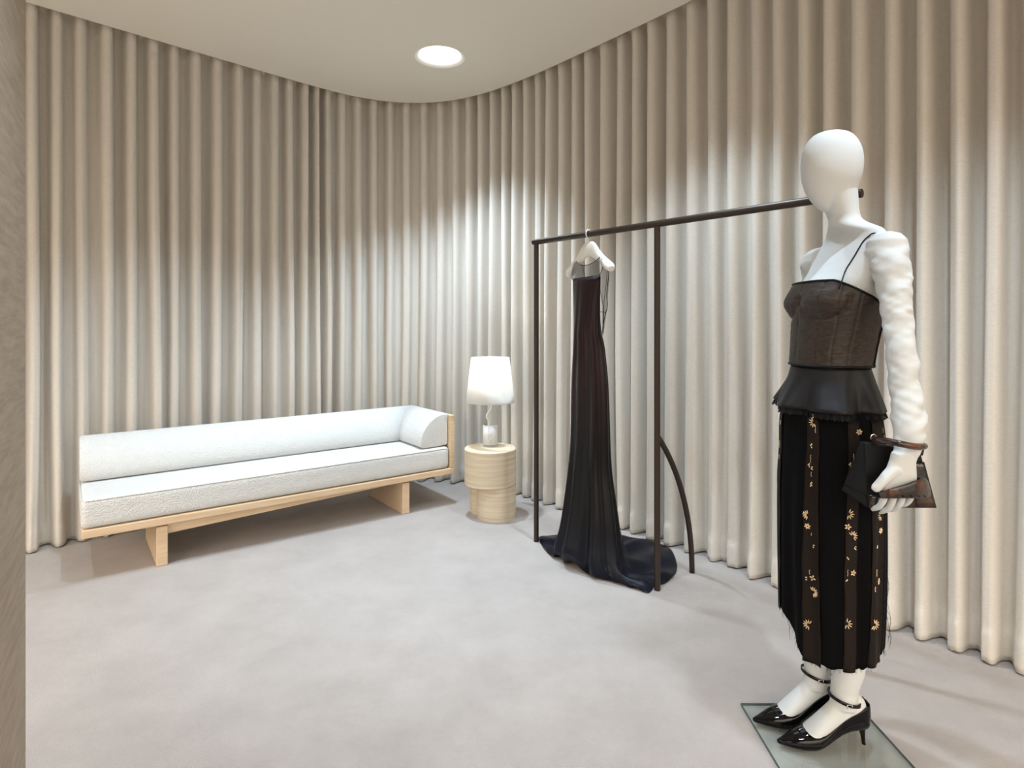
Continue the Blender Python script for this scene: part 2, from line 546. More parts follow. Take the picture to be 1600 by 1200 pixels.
# ------------------------------------------------------------------ sofa
ang = R(37)
A = Vector((-1.858, 3.0914, 0))
sofa = thing('bench_sofa', 'long low cream boucle sofa with pale wooden frame and one arm', 'sofa', A, ang)
U0, U1 = -0.315, 1.80
VB = 0.57
sh_ = Vector((0, 0.03, 0))
def lb(name, x0, x1, y0, y1, z0, z1, m, bw=.004, label=None):
    o = MB().box(x0, x1, y0, y1, z0, z1).build(name, m, sofa, smooth=False, local=True, label=label)
    return bevel(o, bw, 2)
lb('leg', 0.0, 0.052, -0.012, VB-.06, 0, .206, WOOD)
lb('leg', 1.408, 1.46, -0.012, VB-.06, 0, .206, WOOD)
lb('seat_frame', U0, U1, -0.03, VB, .216, .258, WOOD, .006)
m = MB(); y0, y1 = .012, VB-.08
m.add([(.053, y0, .158), (1.407, y0, .208), (1.407, y1, .208), (.053, y1, .158), (.053, y0, .2155), (1.407, y0, .2155), (1.407, y1, .2155), (.053, y1, .2155)],
      [(0,3,2,1),(4,5,6,7),(0,1,5,4),(1,2,6,5),(2,3,7,6),(3,0,4,7)])
m.build('stretcher', WOOD, sofa, smooth=False, local=True)
lb('back_panel', U0+.015, U1-.036, VB-.032, VB-.0005, .2585, .627, WOOD)
lb('arm_panel', U1-.035, U1, -0.028, VB-.001, .2585, .627, WOOD)
# seat cushion: rounded slab with a seam
def rounded_box(x0, x1, y0, y1, z0, z1, r, n=10):
    # superellipsoid-like rounded box by subdividing a box then pulling to rounded form
    vs, fs = [], []
    nx, ny, nz = 60, 20, 10
    def pt(a, b, c):
        x = x0 + (x1-x0)*a; y = y0 + (y1-y0)*b; z = z0 + (z1-z0)*c
        ix = min(max(x, x0+r), x1-r); iy = min(max(y, y0+r), y1-r); iz = min(max(z, z0+r), z1-r)
        d = Vector((x-ix, y-iy, z-iz))
        if d.length > 1e-9: d = d.normalized()*r
        q = Vector((ix, iy, iz)) + d
        # soft crown
        if c > .9: q.z += 0.007*math.sin(PI*min(1, max(0, b)))*(.4+.6*math.sin(PI*a))
        return q
    def lin(n, L):
        e = [0, .2*r/L, .45*r/L, .7*r/L, r/L]
        return e + [r/L + (1-2*r/L)*k/n for k in range(1, n)] + [1-x for x in reversed(e)]
    gx, gy, gz = lin(40, x1-x0), lin(8, y1-y0), lin(4, z1-z0)
    m = MB()
    def grid(f, ga, gb):
        vs = [f(a, b) for a in ga for b in gb]
        n = len(gb)
        m.add(vs, [(i*n+j, (i+1)*n+j, (i+1)*n+j+1, i*n+j+1) for i in range(len(ga)-1) for j in range(n-1)])
    for c in (0, 1):
        grid(lambda a, b: pt(a, b, c), gx, gy)
        grid(lambda a, b: pt(a, c, b), gx, gz)
        grid(lambda a, b: pt(c, a, b), gy, gz)
    return m
def weld(o, d=1e-5):
    bm = bmesh.new(); bm.from_mesh(o.data)
    bmesh.ops.remove_doubles(bm, verts=bm.verts, dist=d)
    bmesh.ops.recalc_face_normals(bm, faces=bm.faces)
    bm.to_mesh(o.data); bm.free()
    return o
SZ = 0.408
seat = weld(rounded_box(U0-.004, U1-.038, -0.028, VB-.035, .2595, SZ, .030).build('seat_cushion', BOUCLE, sofa, local=True), 1e-4)
pp = MB()
zz, rr = SZ-.010, .0022
pp.tube([(U0-.001, .56, zz), (U0-.001, .0, zz), (U0+.015, -.0245, zz), (U1-.05, -.0245, zz)], rr, 6)
pp.build('seam', BOUCLE, seat, local=True)
# the bolsters: profile (distance from the panel, height), swept, mitred in the corner
prof = [(0.0, .012), (.02, .004), (.10, 0), (.17, 0), (.198, .003), (.210, .014), (.216, .035), (.214, .062), (.206, .092), (.192, .122),
        (.170, .152), (.145, .180), (.108, .203), (.070, .218), (.035, .225), (.008, .224), (.001, .216), (0, .19), (0, .10)]
def bolster(points):
    # points: list of (function w-> (u,v)) stations
    rings = []
    for f in points:
        rings.append([Vector((*f(wv), SZ + .006 + zv)) for wv, zv in prof])
    return MB().loft(rings)
ub0, ub1 = U0-.003, U1-.037
vb = VB-.034
def st_back(u, sc=1): return lambda wv: (u, vb - wv*sc)
sts = []
def shrunk(u, k):
    def f(wv): return (u, vb - (.117 + (wv-.117)*k))
    return f
n_st = 30
rings = []
def ring_scaled(fn, k):
    return [Vector((*fn(.117 + (wv-.117)*k), SZ + .006 + .112 + (zv-.112)*k)) for wv, zv in prof]
R_ = []
for du, k in ((0, .86), (.002, .93), (.008, .98), (.018, 1.0)):
    R_.append(ring_scaled(st_back(ub0+du), k))
for i in range(1, n_st):
    u = ub0+.018 + (ub1-.25-ub0)*i/n_st
    R_.append(ring_scaled(st_back(u), 1.0))
R_.append([Vector((ub1 - wv, vb - wv, SZ+.006+zv)) for wv, zv in prof])
MB().loft(R_).build('back_cushion', BOUCLE, sofa, local=True)
R_ = [[Vector((ub1 - wv + .0005, vb - wv - .0005, SZ+.006+zv)) for wv, zv in prof]]
for i in range(1, 12):
    v_ = vb - .25 - (vb-.25-.012)*i/12
    R_.append([Vector((ub1 - wv, v_, SZ+.006+zv)) for wv, zv in prof])
for dv, k in ((.010, 1.0), (.004, .98), (.001, .94), (0, .88)):
    R_.append([Vector((ub1 - (.117+(wv-.117)*k), -.004+dv, SZ+.006+.112+(zv-.112)*k)) for wv, zv in prof])
MB().loft(R_).build('arm_cushion', BOUCLE, sofa, local=True)

# ------------------------------------------------------------------ side table
TC = Vector((-0.144, 3.93, 0))
tab = thing('side_table', 'small round travertine side table with a cloverleaf foot', 'side table', TC)
m = MB(); m.lathe([(.168, .2105), (.1715, .214), (.1715, .440), (.1665, .4455)], TC.x, TC.y, 72)
o = m.build('table_top', TRAV, tab); autosmooth(o, 30)
m = MB()
pts = []
cs = [(-.105, 3.905, .125), (-.160, 4.02, .120), (-.215, 3.925, .062)]
cs = [(-.102, 3.905, .128), (-.163, 4.015, .122)]
for cx, cy, r in cs:
    pass
# outline = union of the two circles, traced by angle from the middle
mx = sum(c[0] for c in cs)/2; my = sum(c[1] for c in cs)/2
ring = []
for k in range(96):
    a = k*2*PI/96
    dx, dy = math.cos(a), math.sin(a)
    best = 0
    for cx, cy, r in cs:
        ox, oy = mx-cx, my-cy
        b = ox*dx + oy*dy; c = ox*ox + oy*oy - r*r
        disc = b*b - c
        if disc > 0: best = max(best, -b + math.sqrt(disc))
    ring.append((mx+dx*best, my+dy*best))
m.loft([[(x, y, z) for x, y in ring] for z in (0, .2102)])
o = m.build('foot', TRAV, tab); autosmooth(o, 30)

# ------------------------------------------------------------------ table lamp
LC = Vector((-0.146, 3.975, .446))
lamp = thing('table_lamp', 'lit table lamp with white drum shade and clear glass cylinder base', 'table lamp', LC)
m = MB()
m.lathe([(.052, .4465), (.056, .449), (.056, .755), (.0535, .757), (.0535, .458), (.050, .455)], LC.x, LC.y, 64)
o = m.build('glass_cylinder', GLASS, lamp); autosmooth(o, 35)
m = MB()
seg = 64
m.lathe([(.163, .742), (.127, 1.040)], LC.x, LC.y, seg, cap=False)
o = m.build('lamp_shade', SHADE, lamp); solid(o, .0025, 0)
m = MB()
m.lathe([(.052, .758), (.052, .764), (.012, .768), (.012, .80)], LC.x, LC.y, 32)
for k in range(3):
    a = k*2*PI/3
    m.tube([(LC.x, LC.y, .79), (LC.x+.158*math.cos(a), LC.y+.158*math.sin(a), .762)], .002, 6)
m.build('fitting', WHITE, lamp)
m = MB(); m.lathe([(.008, .801), (.02, .82), (.031, .85), (.03, .872), (.018, .892), (.004, .898)], LC.x, LC.y, 24)
m.build('bulb', BULB, lamp)
m = MB()
m.tube(catmull([(LC.x, LC.y, .757), (LC.x+.006, LC.y, .735), (LC.x+.004, LC.y, .70), (LC.x-.018, LC.y, .665), (LC.x-.026, LC.y, .64), (LC.x-.014, LC.y, .615), (LC.x-.012, LC.y+.005, .56), (LC.x, LC.y+.01, .459)], 6), .0048, 8)
m.build('cord', WHITE, lamp)
# paper label inside the glass, with small printed marks
m = MB()
m.loft([[(LC.x + .052*math.sin(a), LC.y - .052*math.cos(a), z) for a in [R(-75 + 150*k/24) for k in range(25)]] for z in (.462, .590)], cap=False, close=False)
lab = m.build('label_sleeve', PAPER, lamp); solid(lab, .0006, 0)
m = MB()
for row in range(9):
    zc = .578 - row*.0128
    for c_ in range(3):
        a = R(-12 + c_*11 + random.uniform(-2, 2))
        if (row + c_) % 4 == 3: continue
        for dz in (-.0025, .0022):
            a2 = a + R(random.uniform(-2, 2)); wv = R(random.uniform(3, 6))
            z0 = zc + dz
            m.add([(LC.x + .0525*math.sin(q), LC.y - .0525*math.cos(q), z) for q, z in ((a2, z0), (a2+wv, z0+.0015), (a2+wv, z0+.0034), (a2, z0+.0019))], [(0,1,2,3)])
o = m.build('print', MARK, lab, smooth=False)
pl = bpy.data.lights.new('lamp_bulb_light', 'POINT'); pl.energy = 4.5; pl.color = (1, .97, .93); pl.shadow_soft_size = .03
po = bpy.data.objects.new('lamp_bulb_light', pl); C.collection.objects.link(po); po.location = (LC.x, LC.y, .93)

# ------------------------------------------------------------------ clothes rack
P0 = at(838, 846); BD = Vector((.6585, -.7525, 0)); BN = Vector((.7525, .6585, 0))
BZ = 1.743
rack = thing('clothes_rack', 'dark bronze clothes rack with long top bar and curved rear foot', 'clothes rack', P0)
def rp(t, n=0, z=0): return P0 + BD*t + BN*n + Vector((0, 0, z))
r_ = .0165
o = MB().tube([rp(-.026, 0, BZ), rp(-.024, 0, BZ), rp(1.718, 0, BZ), rp(1.72, 0, BZ)], [r_*.8, r_, r_, r_*.8], 20).build('top_bar', BRONZE, rack); autosmooth(o, 50)
for t in (0, .8345, 1.685):
    o = MB().tube([rp(t, 0, 0), rp(t, 0, BZ - r_*.8)], .0145, 20, up=(1,0,0)).build('post', BRONZE, rack); autosmooth(o, 50)
R0 = 1.05
arc = []
th1 = math.asin(.735/R0)
for t in (.8345,):
    arc = [rp(t, .30 - R0 + R0*math.cos(th1*k/16), R0*math.sin(th1*k/16)) for k in range(17)]
    MB().tube(arc, .0135, 16, up=BD).build('curved_foot', BRONZE, rack)

# ------------------------------------------------------------------ hanger
HB = rp(.4038, 0, 0)
HD = Vector((.412, -.911, 0)).normalized()      # along the shoulders
HN = Vector((-.911, -.412, 0)).normalized()     # where the gown faces
hang = thing('clothes_hanger', 'white clothes hanger hooked over the dark bar, carrying the gown', 'hanger', HB + Vector((0, 0, 1.54)))
def hp(a, n, z): return HB + HD*a + HN*n + Vector((0, 0, z))
m = MB()
# shoulders: broad flattened arch
half = [(.0, 1.672, .062, .010), (.032, 1.670, .064, .010), (.055, 1.655, .060, .011), (.085, 1.632, .047, .013), (.125, 1.605, .038, .018), (.165, 1.580, .036, .025), (.195, 1.560, .036, .029), (.212, 1.545, .026, .020), (.217, 1.540, .008, .006)]
full = [(-a, b, c_, d) for a, b, c_, d in reversed(half[1:])] + half
pts = [(a, b) for a, b, c_, d in full]
hh = [c_ for a, b, c_, d in full]; dd = [d for a, b, c_, d in full]
rings = []
cp = catmull([hp(a, 0, z - h_*.15) for (a, z), h_ in zip(pts, hh)], 4)
def samp(arr, i, n): 
    t = i/(n-1)*(len(arr)-1); k = min(int(t), len(arr)-2); f = t-k
    return arr[k]*(1-f) + arr[k+1]*f
for i, q in enumerate(cp):
    t = (cp[min(i+1, len(cp)-1)] - cp[max(i-1, 0)]).normalized()
    up = HN.cross(t).normalized()
    h_, d_ = samp(hh, i, len(cp))*.62, samp(dd, i, len(cp))
    rings.append([q + up*h_*math.cos(k*2*PI/16) + HN*d_*math.sin(k*2*PI/16) for k in range(16)])
m.loft(rings)
m.build('shoulder_bar', WHITE, hang)
m = MB()
hk = [hp(0, 0, 1.675), hp(0, 0, 1.70)]
rr = .0225
for k in range(0, 300, 15):
    a = R(-90 - k)
    hk.append(HB + BN*rr*math.cos(a) + Vector((0, 0, BZ + rr*math.sin(a))))
m.tube(catmull(hk, 2), .0026, 8)
m.build('hook', WHITE, hang, label='slim white metal hook')

# ------------------------------------------------------------------ gown
gown = thing('evening_gown', 'long dark aubergine to black gown with sheer yoke and pooling train, on the hanger', 'dress', HB)
# rows: z, left px, right px, depth half-thickness, fold amplitude
# front panel and column silhouettes measured at the hanger plane
def gp(px, z):   # parameter along HD for a pixel column
    k = (px - 800)/FPX
    # (HB.x + HD.x a) = k (HB.y + HD.y a)
    return (k*HB.y - HB.x)/(HD.x - k*HD.y)
def zpx(py, y): return CAM_Z - (py-HOR)/FPX*y
rows = [  # z, pxL, pxR, half thickness, fold depth
    (1.512, 895.0, 938.5, .020, .000), (1.45, 895.5, 938.5, .026, .001), (1.37, 896, 938.5, .034, .002), (1.29, 896, 939, .040, .003),
    (1.22, 895.5, 941, .050, .004), (1.16, 895, 945.5, .055, .006), (1.08, 894, 948.5, .060, .006), (.98, 892.5, 951.5, .065, .006), (.86, 891.5, 953.5, .068, .007),
    (.74, 891, 955, .072, .008), (.62, 890.5, 956.5, .078, .009), (.50, 888, 960, .088, .012), (.38, 884, 966, .100, .014), (.26, 880, 973, .115, .019),
    (.16, 875.5, 979, .130, .024), (.09, 870, 985, .145, .028)]
NPH = 144
def folds(ph, seed, n=9):
    return (math.sin(ph*n + seed) * .55 + math.sin(ph*(n*1.7//1) + seed*2.3) * .3 + math.sin(ph*(n//2) + seed*.7) * .45)
def gown_ring(z, pl_, pr_, th, fa):
    a0, a1 = gp(pl_, z), gp(pr_, z)
    c = (a0+a1)/2
    S_ = (pr_-pl_)/2/FPX*3.14 - fa*.5
    hw = math.sqrt(max(.0004, S_*S_ - (.849*(th+fa*.35))**2))/.527
    # front/back thickness turns part of the silhouette: pull in the half width
    out = []
    for k in range(NPH):
        ph = k*2*PI/NPH
        f = folds(ph, 1.3)*fa
        ca, sa = math.cos(ph), math.sin(ph)
        out.append(hp(c + (hw + f*.5)*ca, (th + f)*sa, z))
    return out
rings = []
NZ = 46
for i in range(NZ+1):
    z = 1.512 + (.09-1.512)*i/NZ
    tab_ = sorted(rows)
    r = lerp_tab(tab_, z)
    rings.append(gown_ring(z, *r))
hem_px = [(1058,884),(1056,896),(1048,906),(1036,914),(1024,916),(1018,924),(1012,928),(1004,925),(996,921),(986,920),(976,914),(964,907),(952,899),(938,896),(924,894),(912,886),(900,878),(888,873),(874,872),(862,870),(852,861),(846,852),(842,841),
          (856,838),(880,836),(910,836),(940,838),(965,839),(990,841),(1010,845),(1030,850),(1046,858),(1054,870)]
hem = [at(px, py) for px, py in hem_px]
hem.append(hem[0])
hl = catmull(hem, 10)[:-1]
# arc-length resample in angle around the gown axis
axis = sum((q for q in rings[-1]), Vector())/NPH
def hem_at(ph):
    # direction of this ring vertex from the axis
    return None
L = [0.0]
for i in range(1, len(hl)+1): L.append(L[-1] + (hl[i % len(hl)] - hl[i-1]).length)
tot = L[-1]
# start index: hem point lying in the direction of ring vertex 0; orientation match
def idx_len(t):
    t = (t % 1.0)*tot
    lo, hi = 0, len(L)-1
    while hi-lo > 1:
        mid = (lo+hi)//2
        if L[mid] <= t: lo = mid
        else: hi = mid
    f = (t-L[lo])/(L[hi]-L[lo])
    return hl[lo].lerp(hl[(lo+1) % len(hl)], f)
# ring vertex 0 is the right (near) side at +HD; phases grow toward HN (camera-left front). hem starts at the far right and runs round the front.
def area(P): return sum(P[i].x*P[(i+1)%len(P)].y - P[(i+1)%len(P)].x*P[i].y for i in range(len(P)))
same = area(rings[-1])*area(hl) > 0
best, bo = 1e9, 0
for off in range(72):
    sm = 0
    for k in range(0, NPH, 8):
        t = off/72 + (k/NPH if same else -k/NPH)
        hq = idx_len(t); a = (hq - axis); b = rings[-1][k] - axis
        a.z = b.z = 0
        sm -= a.normalized().dot(b.normalized())
    if sm < best: best, bo = sm, off/72
hemr = [idx_len(bo + (k/NPH if same else -k/NPH)) for k in range(NPH)]
last = rings[-1]
for t, zt in ((.10, .060), (.22, .040), (.38, .030), (.55, .028), (.72, .026), (.88, .022), (.97, .014), (1.0, .004)):
    out = []
    for k in range(NPH):
        q = last[k].lerp(hemr[k], t)
        ph = k*2*PI/NPH
        wob = .5 + .5*math.sin(ph*11 + 2.1*math.sin(ph*3) + t*2.5)
        wob2 = noise.noise(Vector((q.x*9, q.y*9, 2.0)))
        q.z = max(.003, zt*(.25 + .9*wob + .5*wob2)) if t < .99 else .003
        if t >= .97: q.z = .003 + .010*wob*(1 if t < .99 else .3)
        out.append(q)
    rings.append(out)
m = MB(); m.loft(rings, cap=False)
g = m.build('gown_body', GOWN, gown); solid(g, .0018, 0)
# back drape edge: open back side panel with thin straps, and the sheer yoke
def tulle(name, pts_rows):
    m = MB(); m.loft(pts_rows, cap=False, close=False)
    return m.build(name, TULLE, gown)
def gpt(px, py, n=0.0):
    # point on the hanger plane offset n toward the front seen at pixel
    k = (px-800)/FPX
    B = HB + HN*n
    a = (k*B.y - B.x)/(HD.x - k*HD.y)
    q = B + HD*a
    q.z = CAM_Z - (py-HOR)/FPX*q.y
    return q
yoke_top = [(900, 408), (905, 413), (913, 414.5), (921, 413), (930, 408), (938, 401)]
yoke_bot = [(894.5, 436), (903, 434.5), (912, 433.5), (921, 432), (930, 431), (938, 430)]
yt = catmull([gpt(px, py, .030) for px, py in yoke_top], 5)
yb = catmull([gpt(px, py, .032) for px, py in yoke_bot], 5)
tulle('yoke', [[a.lerp(b, t) + HN*.008*math.sin(PI*t) for a, b in zip(yt, yb)] for t in (0, .25, .5, .75, 1)])
sl = catmull([gpt(px, py, -.01) for px, py in ((889, 418), (888, 424), (892, 432), (895, 437))], 5)
sr = catmull([gpt(px, py, .03) for px, py in ((900, 408), (897, 416), (895, 426), (894.8, 436))], 5)
tulle('yoke', [[a.lerp(b, t) for a, b in zip(sl, sr)] for t in (0, .33, .66, 1)])
# side veil on the right from shoulder to the low back
va = catmull([gpt(px, py, -.02) for px, py in ((950, 414), (952, 430), (950, 460), (948, 485), (945, 510), (942, 527))], 5)
vbk = catmull([gpt(px, py, .025) for px, py in ((940, 402), (938, 430), (938, 455), (940, 480), (940, 505), (940, 520))], 5)
tulle('side_veil', [[a.lerp(b, t) for a, b in zip(va, vbk)] for t in (0, .33, .66, 1)])
def piping(rows, n=.032, r=.0016):
    m = MB(); m.tube(catmull([gpt(px, py, n) for px, py in rows], 6), r, 6)
    return m.build('piping', TRIM, gown)
piping(yoke_top, .031)
piping([(894.5, 436), (912, 433.5), (938, 430)], .034, .0018)
piping([(889, 419), (888, 424), (892, 432), (894.5, 437)], -.005)
piping([(938, 401), (944, 404), (952, 413)], .0)
piping([(945, 409), (942, 418), (939, 426), (936, 431)], .02)
piping([(900, 408), (907, 412), (911, 420), (913, 432)], .01, .0012)
piping([(952, 420), (950, 440), (948, 460), (949, 478), (944, 500), (942, 522)], -.02, .0018)
piping([(949, 420), (947, 445), (944, 470), (943.5, 495), (941, 520)], .0, .0012)
piping([(938, 455), (941, 468), (943, 486), (942, 505)], .02, .0012)
piping([(938, 487), (945, 488), (949, 484)], .01, .0014)

# ------------------------------------------------------------------ glass floor plate under the mannequin
gpz = .010
plate = thing('glass_base_plate', 'clear greenish square glass plate on the carpet beneath the high heels', 'glass plate', (.95, 1.77, 0))
o = MB().box(.760, 1.142, 1.585, 1.962, .002, gpz).build('plate', PLATE, plate, smooth=False)
m = MB()
e_ = .0012
m.box(.7585, .7597, 1.5835, 1.9635, .002, gpz); m.box(1.1423, 1.1435, 1.5835, 1.9635, .002, gpz)
m.box(.7585, 1.1435, 1.9623, 1.9635, .002, gpz); m.box(.7585, 1.1435, 1.5835, 1.5847, .002, gpz)
m.build('ground_edge', EDGE, plate, smooth=False, label='dark polished glass edge')

# ------------------------------------------------------------------ mannequin
MX, MY = 1.0, 1.82
man = thing('mannequin', 'white fabric covered female mannequin wearing brown corset and long black skirt', 'mannequin', (MX, MY, gpz))
K = 575.0
def sil(pl_, pr_, b, cy=MY):
    hwid = (pr_-pl_)/2/K
    a = math.sqrt(max(1e-5, hwid**2 - (.47*b)**2))/.88
    cx = ((pl_+pr_)/2 - 800)/FPX*cy
    return cx, a
def zp(py, y=MY): return CAM_Z + (HOR-py)/FPX*y
def ell(cx, cy, a, b, z, n=48, p=2.0, wr=None):
    out = []
    for k in range(n):
        t = k*2*PI/n
        c, s_ = math.cos(t), math.sin(t)
        x = abs(c)**(2/p)*(1 if c > 0 else -1); y = abs(s_)**(2/p)*(1 if s_ > 0 else -1)
        q = Vector((cx + a*x, cy + b*y, z))
        if wr: q += wr(q, t)
        out.append(q)
    return out
body = MB()
# head
HT = [(205.4,1294,1304,.9), (206.5,1284,1317,.86), (210,1273,1328,.82), (216,1265,1336,.79), (226,1257.5,1343,.77), (240,1252,1348,.75), (255,1250,1349.5,.75), (270,1250.2,1348,.75), (284,1252.5,1344.5,.74), (297,1257,1339,.71), (308,1262.5,1333,.68), (318,1270,1326,.65), (326,1278,1318,.60), (331,1286,1310,.5)]
def head_ring(py):
    L_, R2, bf = lerp_tab(HT, py)
    hwid = (R2-L_)/2/K
    a = hwid/math.sqrt(.88**2 + (.47*bf)**2)
    return ell(((L_+R2)/2-800)/FPX*MY, MY, a, a*bf, zp(py), 64)
body.loft([head_ring(205.4 + (331-205.4)*(.5-.5*math.cos(PI*i/50))) for i in range(51)])
# jaw and nape, merging head into neck
JT = [(272,1278,1341,.050), (290,1272,1340,.050), (305,1273,1340.5,.050), (318,1281,1341.5,.048), (328,1288,1342,.047), (338,1292,1343,.047)]
def jaw(py):
    L_, R2, b = lerp_tab(JT, py)
    cx, a = sil(L_, R2, b)
    return ell(cx, MY, a, b, zp(py), 48)
body.loft([jaw(272 + 66*i/20) for i in range(21)])
# neck into shoulders
NT = [(300,1292,1340,.044), (320,1292,1341.5,.045), (336,1293,1343.5,.047), (345,1294,1347,.052), (352,1293,1357,.068), (360,1291,1369,.105), (368,1288,1376,.142), (378,1283,1378,.160), (390,1276,1376,.166), (410,1267,1375,.164), (430,1257,1376,.160), (450,1245,1376,.152), (475,1240,1374,.142), (505,1243,1370,.130), (540,1241,1362,.118), (570,1240,1354,.113), (600,1238,1358,.125), (640,1236,1366,.140), (690,1230,1370,.150), (740,1230,1370,.148), (790,1234,1366,.145), (830,1240,1358,.140)]
nr = []
for i in range(107):
    py = 300 + 5*i
    L_, R2, b = lerp_tab(NT, py)
    cx, a = sil(L_, R2, b)
    ring = ell(cx, MY, a, b, zp(py), 64, 2.12 if py > 370 else 2.0)
    nr.append(ring)
body.loft(nr)
# arms
def wrinkle(amp, seed):
    def f(i, k, q):
        n1 = noise.noise(Vector((q.x*14 + seed, q.y*14, q.z*34 + k*.12)))
        n2 = noise.noise(Vector((q.x*22, q.y*22 + seed, q.z*62 - k*.16)))
        return amp*(n1*1.2 + n2*.8)
    return f
def limb(pts, rad, seg=28, wamp=0.0, seed=0, flat=None, sub=6):
    P = catmull(pts, sub)
    n = len(P)
    rings = []
    wf = wrinkle(wamp, seed)
    prev = Vector((1, 0, 0))
    for i, q in enumerate(P):
        t = (P[min(i+1, n-1)] - P[max(i-1, 0)]).normalized()
        a = (prev - t*prev.dot(t)).normalized(); prev = a
        b = t.cross(a)
        r = samp(rad, i, n)
        fl = samp(flat, i, n) if flat else 1.0
        ring = []
        for k in range(seg):
            th = k*2*PI/seg
            q2 = q + a*r*math.cos(th) + b*r*fl*math.sin(th)
            rr_ = wf(i, k, q2) if wamp else 0
            ring.append(q2 + (q2-q).normalized()*rr_)
        rings.append(ring)
    body.loft(rings)
lift = .0
nearA = [pd(1372, 392, 1.70), pd(1386, 398, 1.655), pd(1394, 430, 1.625), pd(1399, 470, 1.60), pd(1405, 520, 1.575), pd(1411, 570, 1.555), pd(1415, 610, 1.54), pd(1420, 650, 1.52), pd(1421, 680, 1.505), pd(1418, 700, 1.497), pd(1413, 716, 1.492)]
limb(nearA, [.040, .0515, .0465, .0385, .0365, .0365, .0375, .0395, .0370, .0310, .0300], 32, .0056, 3.0, [1,1,1,1,1,1,1,1,.9,.75,.6], 8)
body.loft([ell(q.x, q.y, r, r, q.z, 28) for q, r in [(Vector((pd(1386,393,1.66).x, 1.66, zp(362,1.66))), .012), (Vector((pd(1386,393,1.66).x, 1.66, zp(366,1.66))), .034), (Vector((pd(1386,393,1.66).x, 1.66, zp(376,1.66))), .049), (Vector((pd(1386,393,1.66).x, 1.66, zp(390,1.66))), .053), (Vector((pd(1387,393,1.655).x, 1.655, zp(405,1.655))), .050)]])
farx = 1.035
farA = [(1.02, 1.94, 1.475), (1.022, 1.985, 1.470), (1.035, 2.015, 1.42), (1.05, 2.035, 1.33), (1.065, 2.05, 1.21), (1.065, 2.065, 1.10), (1.055, 2.08, 1.00), (1.045, 2.085, .95), (1.035, 2.085, .92)]
limb(farA, [.040, .049, .045, .039, .037, .037, .035, .030, .028], 28, .004, 9.0, [1,1,1,1,1,1,.9,.75,.6], 8)
# hands: palm + four fingers + thumb; sy = side toward which the fingers curl (+1: away from the camera)
def hand(wr, sy, pitch=0.0):
    wx, wy, wz = wr
    pr = []
    for dz, hw, ht, dx in ((.012, .028, .019, 0), (-.008, .031, .017, -.003), (-.03, .037, .015, -.006), (-.055, .040, .0145, -.008), (-.078, .038, .012, -.008), (-.088, .032, .008, -.008)):
        pr.append(ell(wx+dx, wy, hw, ht, wz+dz, 24, 2.4))
    body.loft(pr)
    for i, (off, ln, r) in enumerate(((-.0345, .068, .0088), (-.0120, .080, .0090), (.0105, .074, .0088), (.0320, .058, .0080))):
        x0 = wx - .008 + off
        base_ = Vector((x0, wy, wz - .070))
        p1 = base_ + Vector((-.002 + off*.08, sy*(.004 + .002*i), -.028 - .1*ln))
        p2 = p1 + Vector((-.003, sy*.013, -ln*.36))
        p3 = p2 + Vector((-.005, sy*.020, -ln*.20))
        P = catmull([base_, p1, p2, p3], 4)
        rr = [r*1.05, r*1.0, r*1.03, r*.93, r*.88, r*.72]
        rings = []
        prev = Vector((1, 0, 0)); n = len(P)
        for j, q in enumerate(P):
            t = (P[min(j+1, n-1)] - P[max(j-1, 0)]).normalized()
            a = (prev - t*prev.dot(t)).normalized(); prev = a; b = t.cross(a)
            rad = samp(rr, j, n)
            rings.append([q + a*rad*math.cos(h*PI/6) + b*rad*math.sin(h*PI/6) for h in range(12)])
        body.loft(rings)
        body.loft([ell(p3.x, p3.y, r*s1, r*s1, p3.z - s2*r, 12) for s1, s2 in ((.72, -.3), (.70, .1), (.52, .5), (.2, .75))])
    tb = [Vector((wx-.020, wy - sy*.002, wz-.030)), Vector((wx-.040, wy - sy*.004, wz-.043)), Vector((wx-.058, wy - sy*.006, wz-.060)), Vector((wx-.073, wy - sy*.005, wz-.077)), Vector((wx-.079, wy-sy*.004, wz-.084))]
    P = catmull(tb, 4); n = len(P); rings = []; prev = Vector((0, 1, 0))
    for j, q in enumerate(P):
        t = (P[min(j+1, n-1)] - P[max(j-1, 0)]).normalized()
        a = (prev - t*prev.dot(t)).normalized(); prev = a; b = t.cross(a)
        rad = samp([.017, .0145, .0125, .0118, .007], j, n)
        rings.append([q + a*rad*math.cos(h*PI/6) + b*rad*math.sin(h*PI/6) for h in range(12)])
    body.loft(rings)
WR = pd(1412, 714, 1.492)
hand(WR, +1)
hand((1.035, 2.085, .915), -1)
# legs
def leg(cx, cy, side, zfoot=0):
    pts = [(MX, MY + side*.07, .92), (MX-.005, MY+side*.072, .72), (cx+.008, cy+side*-.01*0, .52), (cx+.022, cy, .38), (cx+.016, cy, .26), (cx+.004, cy, .175), (cx, cy, .125)]
    limb(pts, [.082, .072, .054, .055, .046, .0375, .037], 28, .0018, 20+side, None, 6)
    # foot inside the shoe: toe toward -x
    hb = cx + .070      # back of the heel
    rg = []
    for s_, z0, z1, w_ in ((.004, .078, .128, .012), (.012, .072, .150, .022), (.030, .071, .165, .027), (.055, .070, .165, .029), (.080, .062, .158, .029), (.105, .050, .138, .030), (.130, .038, .112, .032), (.155, .027, .086, .034), (.175, .021, .064, .034), (.195, .020, .046, .030), (.215, .019, .034, .020)):
        rg.append([Vector((hb - s_, cy + w_*math.cos(k*PI/12), gpz + (z0+z1)/2 - .01 + (z1-z0)/2*math.sin(k*PI/12))) for k in range(24)])
    body.loft(rg)
NL = (.992, 1.772); FL = (.958, 1.868)
leg(*NL, -1); leg(*FL, +1)
bo_ = body.build('body', JERSEY, man)
